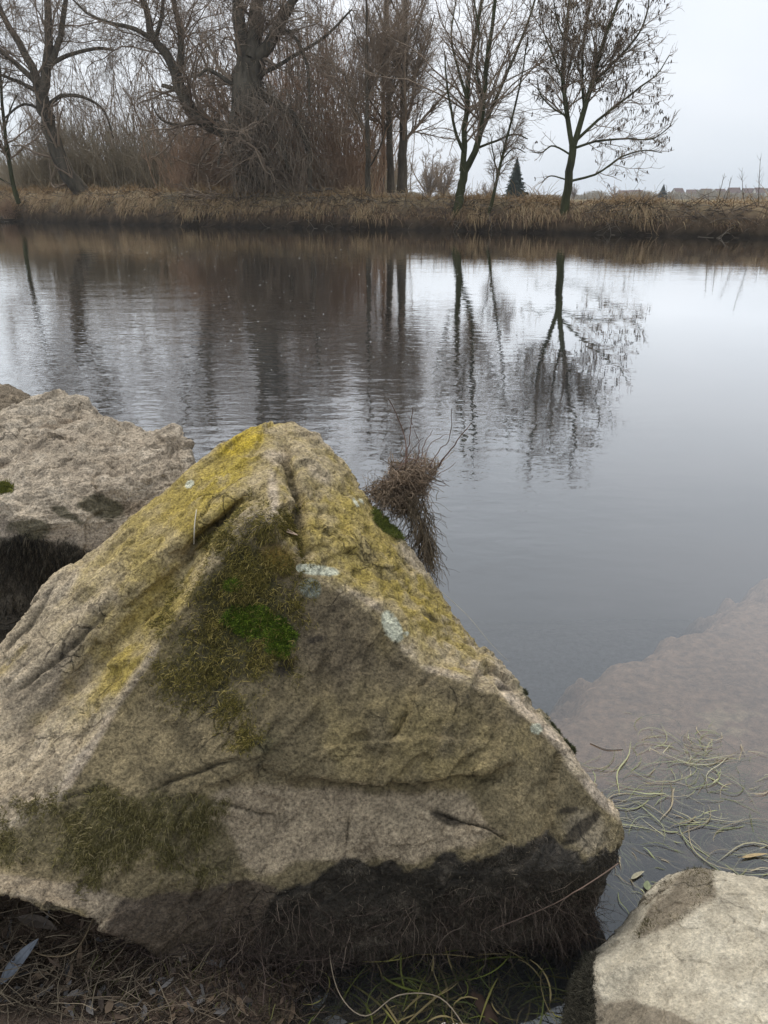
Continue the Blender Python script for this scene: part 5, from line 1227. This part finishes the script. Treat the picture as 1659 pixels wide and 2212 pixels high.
# stones at the far waterline
rs = np.random.default_rng(430)
for i, (uu, vv, sz, lab) in enumerate([(1523, 508, .22, 'white stone at the far waterline, right of the ash'), (1605, 511, .35, 'brown stone at the far waterline near the right edge'), (1625, 512, .28, 'low brown stone beside the bigger one near the right edge'), (1645, 513, .26, 'small brown stone at the far waterline by the right edge'), (1212, 492, .30, 'grey stone at the far waterline under the ash')]):
    b = W0(uu, vv)
    bpy_v = []
    g = np.linspace(0, np.pi, 14); h_ = np.linspace(0, 2 * np.pi, 20, endpoint=False)
    G, Hh = np.meshgrid(g, h_, indexing='ij'); S_ = np.stack([np.sin(G) * np.cos(Hh), np.sin(G) * np.sin(Hh), np.cos(G)], -1).reshape(-1, 3)
    rad = 1 + .35 * fbm(S_ + i * 5, 1.3, 4, 431)[:, None]; V = S_ * rad * [sz * 1.4, sz, sz * .6]
    I = np.arange(13)[:, None] * 20; J = np.arange(20)[None]; J2 = (J + 1) % 20
    Q = np.stack([I + J, I + 20 + J, I + 20 + J2, I + J2], -1).reshape(-1, 4)
    o = mesh('stone', V, Q, M_stone, None, np.tile((.6, .57, .5, 0) if i == 0 else (.26, .21, .16, 0), (len(V), 1))); o.location = [float(q) for q in b + [0, -.1, .05]]
    tag(o, lab, 'stone', 'stones along the far waterline')
# dead weed stalks on the right
for i, (uu, hh, ln_, lab) in enumerate([(1548, 1.0, .15, 'dry weed stalk standing on the bank, leftmost of the right hand ones'), (1566, .8, .1, 'dry weed stalk right beside the leftmost one'), (1640, 1.6, -.3, 'tall branching dead weed near the right edge'), (1610, 1.1, -.4, 'leaning dead weed left of the tall one near the right edge')]):
    Yb = float(bank_line(W(uu, 430, 37)[0])) + 2
    b = W(uu, 438, Yb); b[2] = float(far_z(b[0:1], b[1:2])[0])
    rs = np.random.default_rng(440 + i); p = np.array([b, b + [ln_ * .5, 0, hh * .5], b + [ln_, 0, hh + .3]]); LP = resample(p, 8)[None]; LR = np.linspace(.018, .008, 8)[None]
    s = Soup(); V, Q = tubes(LP - b, LR, 4); s.add(V, Q, np.array([.12, .09, .06])); P2, R2 = kids(LP, LR, 12, .3, 1, .4, .5, 5, .05, .1, .6, rs, .007); V, Q = tubes(P2 - b, R2, 3); s.add(V, Q, np.array([.12, .09, .06]))
    o = s.build('weed_stalk', M_twig); o.location = [float(q) for q in b]; tag(o, lab, 'weed', 'dead weeds on the far bank')

# foam flecks drifting on the water
s = Soup(); rs = np.random.default_rng(450); n = 200
uu = np.concatenate([rs.normal(600, 230, 160), rs.normal(420, 60, 34), rs.uniform(900, 1659, 6)]); vv = np.concatenate([rs.uniform(535, 800, 160), rs.normal(548, 12, 34), rs.uniform(530, 1200, 6)])
for k in range(n):
    c0 = W0(uu[k], max(vv[k], 520), .006); rr = rs.uniform(.0004, .0015) * c0[1] ** .8 * .8
    a = np.linspace(0, 2 * np.pi, 7, endpoint=False); q = rr * rs.uniform(.6, 1.3, 7)
    ringv = np.stack([c0[0] + q * np.cos(a) * 1.6, c0[1] + q * np.sin(a) * 1.3, np.full(7, .003)], 1)
    V = np.vstack([c0 + [0, 0, .15 * rr], ringv]); T = np.array([[0, 1 + j, 1 + (j + 1) % 7] for j in range(7)]); s.add(V, T, np.array([.62, .62, .6]))
tag(s.build('foam_flecks', M_grass), 'tiny pale foam flecks drifting on the river', 'foam', kind='stuff')

# ------------------------------------------------------------------ loose things in the foreground
def gl(u_, v_, lift=.012):
    p = W0(u_, v_, .03); p[2] = float(ground_at(p[0], p[1])[0]) + lift; return p
leaf(gl(418, 2085, .05), (.1, -.6, .7), (.35, .5, .6), .085, .022, (.20, .165, .13), 'curled grey brown leaf standing at the foot of the big boulder')
leaf(gl(65, 2150, .03), (.1, -.2, 1), (.45, .9, 0), .10, .027, (.16, .175, .20), 'large blue grey leaf on the mud in the lower left corner')
leaf(gl(95, 2060, .03), (.1, -.2, 1), (1, -.3, 0), .10, .024, (.10, .08, .065), 'dark brown leaf on the mud under the lip of the big boulder')
leaf(gl(650, 1990, .07), (.1, -.5, 1), (1, .2, 0), .05, .011, (.38, .23, .10), 'small orange leaf caught in the roots at the boulder foot')
leaf(gl(565, 1965, .07), (.1, -.5, 1), (.5, .9, 0), .045, .010, (.33, .21, .10), 'small tan leaf standing in the roots at the boulder foot')
leaf(gl(690, 2128, .012), (0, 0, 1), (.6, .6, 0), .05, .022, (.35, .37, .40), 'pale grey leaf floating at the muddy edge')
leaf(gl(720, 2160, .012), (0, 0, 1), (1, -.1, 0), .055, .022, (.40, .42, .45), 'pale silvery leaf floating just below the grey one')
leaf(W0(1630, 1852, .003), (0, 0, 1), (1, .1, 0), .07, .009, (.40, .30, .16), 'straw coloured leaf floating between the reeds and the pale boulder')
leaf(W0(1378, 1893, .003), (0, 0, 1), (1, .5, 0), .045, .011, (.36, .33, .23), 'pale yellow leaf floating right of the boulder corner', group='fallen leaves')
leaf(W0(1400, 1915, .003), (0, 0, 1), (.3, 1, 0), .03, .018, (.22, .25, .14), 'round green leaf floating above the pale boulder')
stick('stem', [W0(712, 2090, .05), W0(715, 1960, .09), W0(745, 1940, .09), W0(760, 1950, .1)][::-1][:3] + [W0(712, 2060, .05), W0(735, 2150, .04), W0(790, 2195, .03), W0(860, 2150, .03), W0(950, 2155, .03), W0(1010, 2230, .02), W0(1030, 2290, .02)], .0009, .0015, (.26, .21, .15), 'long pale winding stem snaking across the dark pool', 'stem', K=46, n=6)
stick('stem', [gl(60, 2095, .03), gl(110, 2130, .04), gl(180, 2130, .05), gl(225, 2060, .07)], .0012, .0018, (.20, .15, .09), 'thin brown curved stem on the mud at the lower left', 'stem', K=20)
stick('stick', [W0(995, 2120, -.03), W0(1010, 2145, -.02), W0(1035, 2170, -.015), W0(1065, 2230, -.02)], .012, .021, (.04, .024, .016), 'thick dark brown branch lying in the dark pool', 'stick', K=18, n=12, wob=.0028)
stick('stick', [W0(1275, 1605, .002), W0(1310, 1618, .003), W0(1345, 1618, .002)], .002, .0016, (.25, .22, .2), 'grey twig floating left of the reed raft', 'stick', K=10)
stick('stick', [rk.hit(1320, 1850)[0] + [.01, -.02, 0], W(1270, 1910, 1.19), W(1180, 1960, 1.17), W(1060, 2010, 1.15)], .0016, .001, (.16, .11, .085), 'thin reddish twig leaning across the wet right foot of the big boulder', 'stick', K=14, wob=.001)

# ------------------------------------------------------------------ haze
V = np.array([[x, y, z] for x in (-700, 700) for y in (-12, 980) for z in (-2.4, 26)], float)
nt = NT('haze'); pv = nt.n('ShaderNodeVolumePrincipled'); pv.inputs['Color'].default_value = (.86, .92, 1, 1); pv.inputs['Density'].default_value = 0.00032; pv.inputs['Anisotropy'].default_value = 0.2
nt.l(pv.outputs[0], nt.out.inputs['Volume'])
tag(mesh('haze', V, np.array([[0, 1, 3, 2], [4, 6, 7, 5], [0, 4, 5, 1], [2, 3, 7, 6], [0, 2, 6, 4], [1, 5, 7, 3]]), nt.m, smooth=False), kind='stuff')
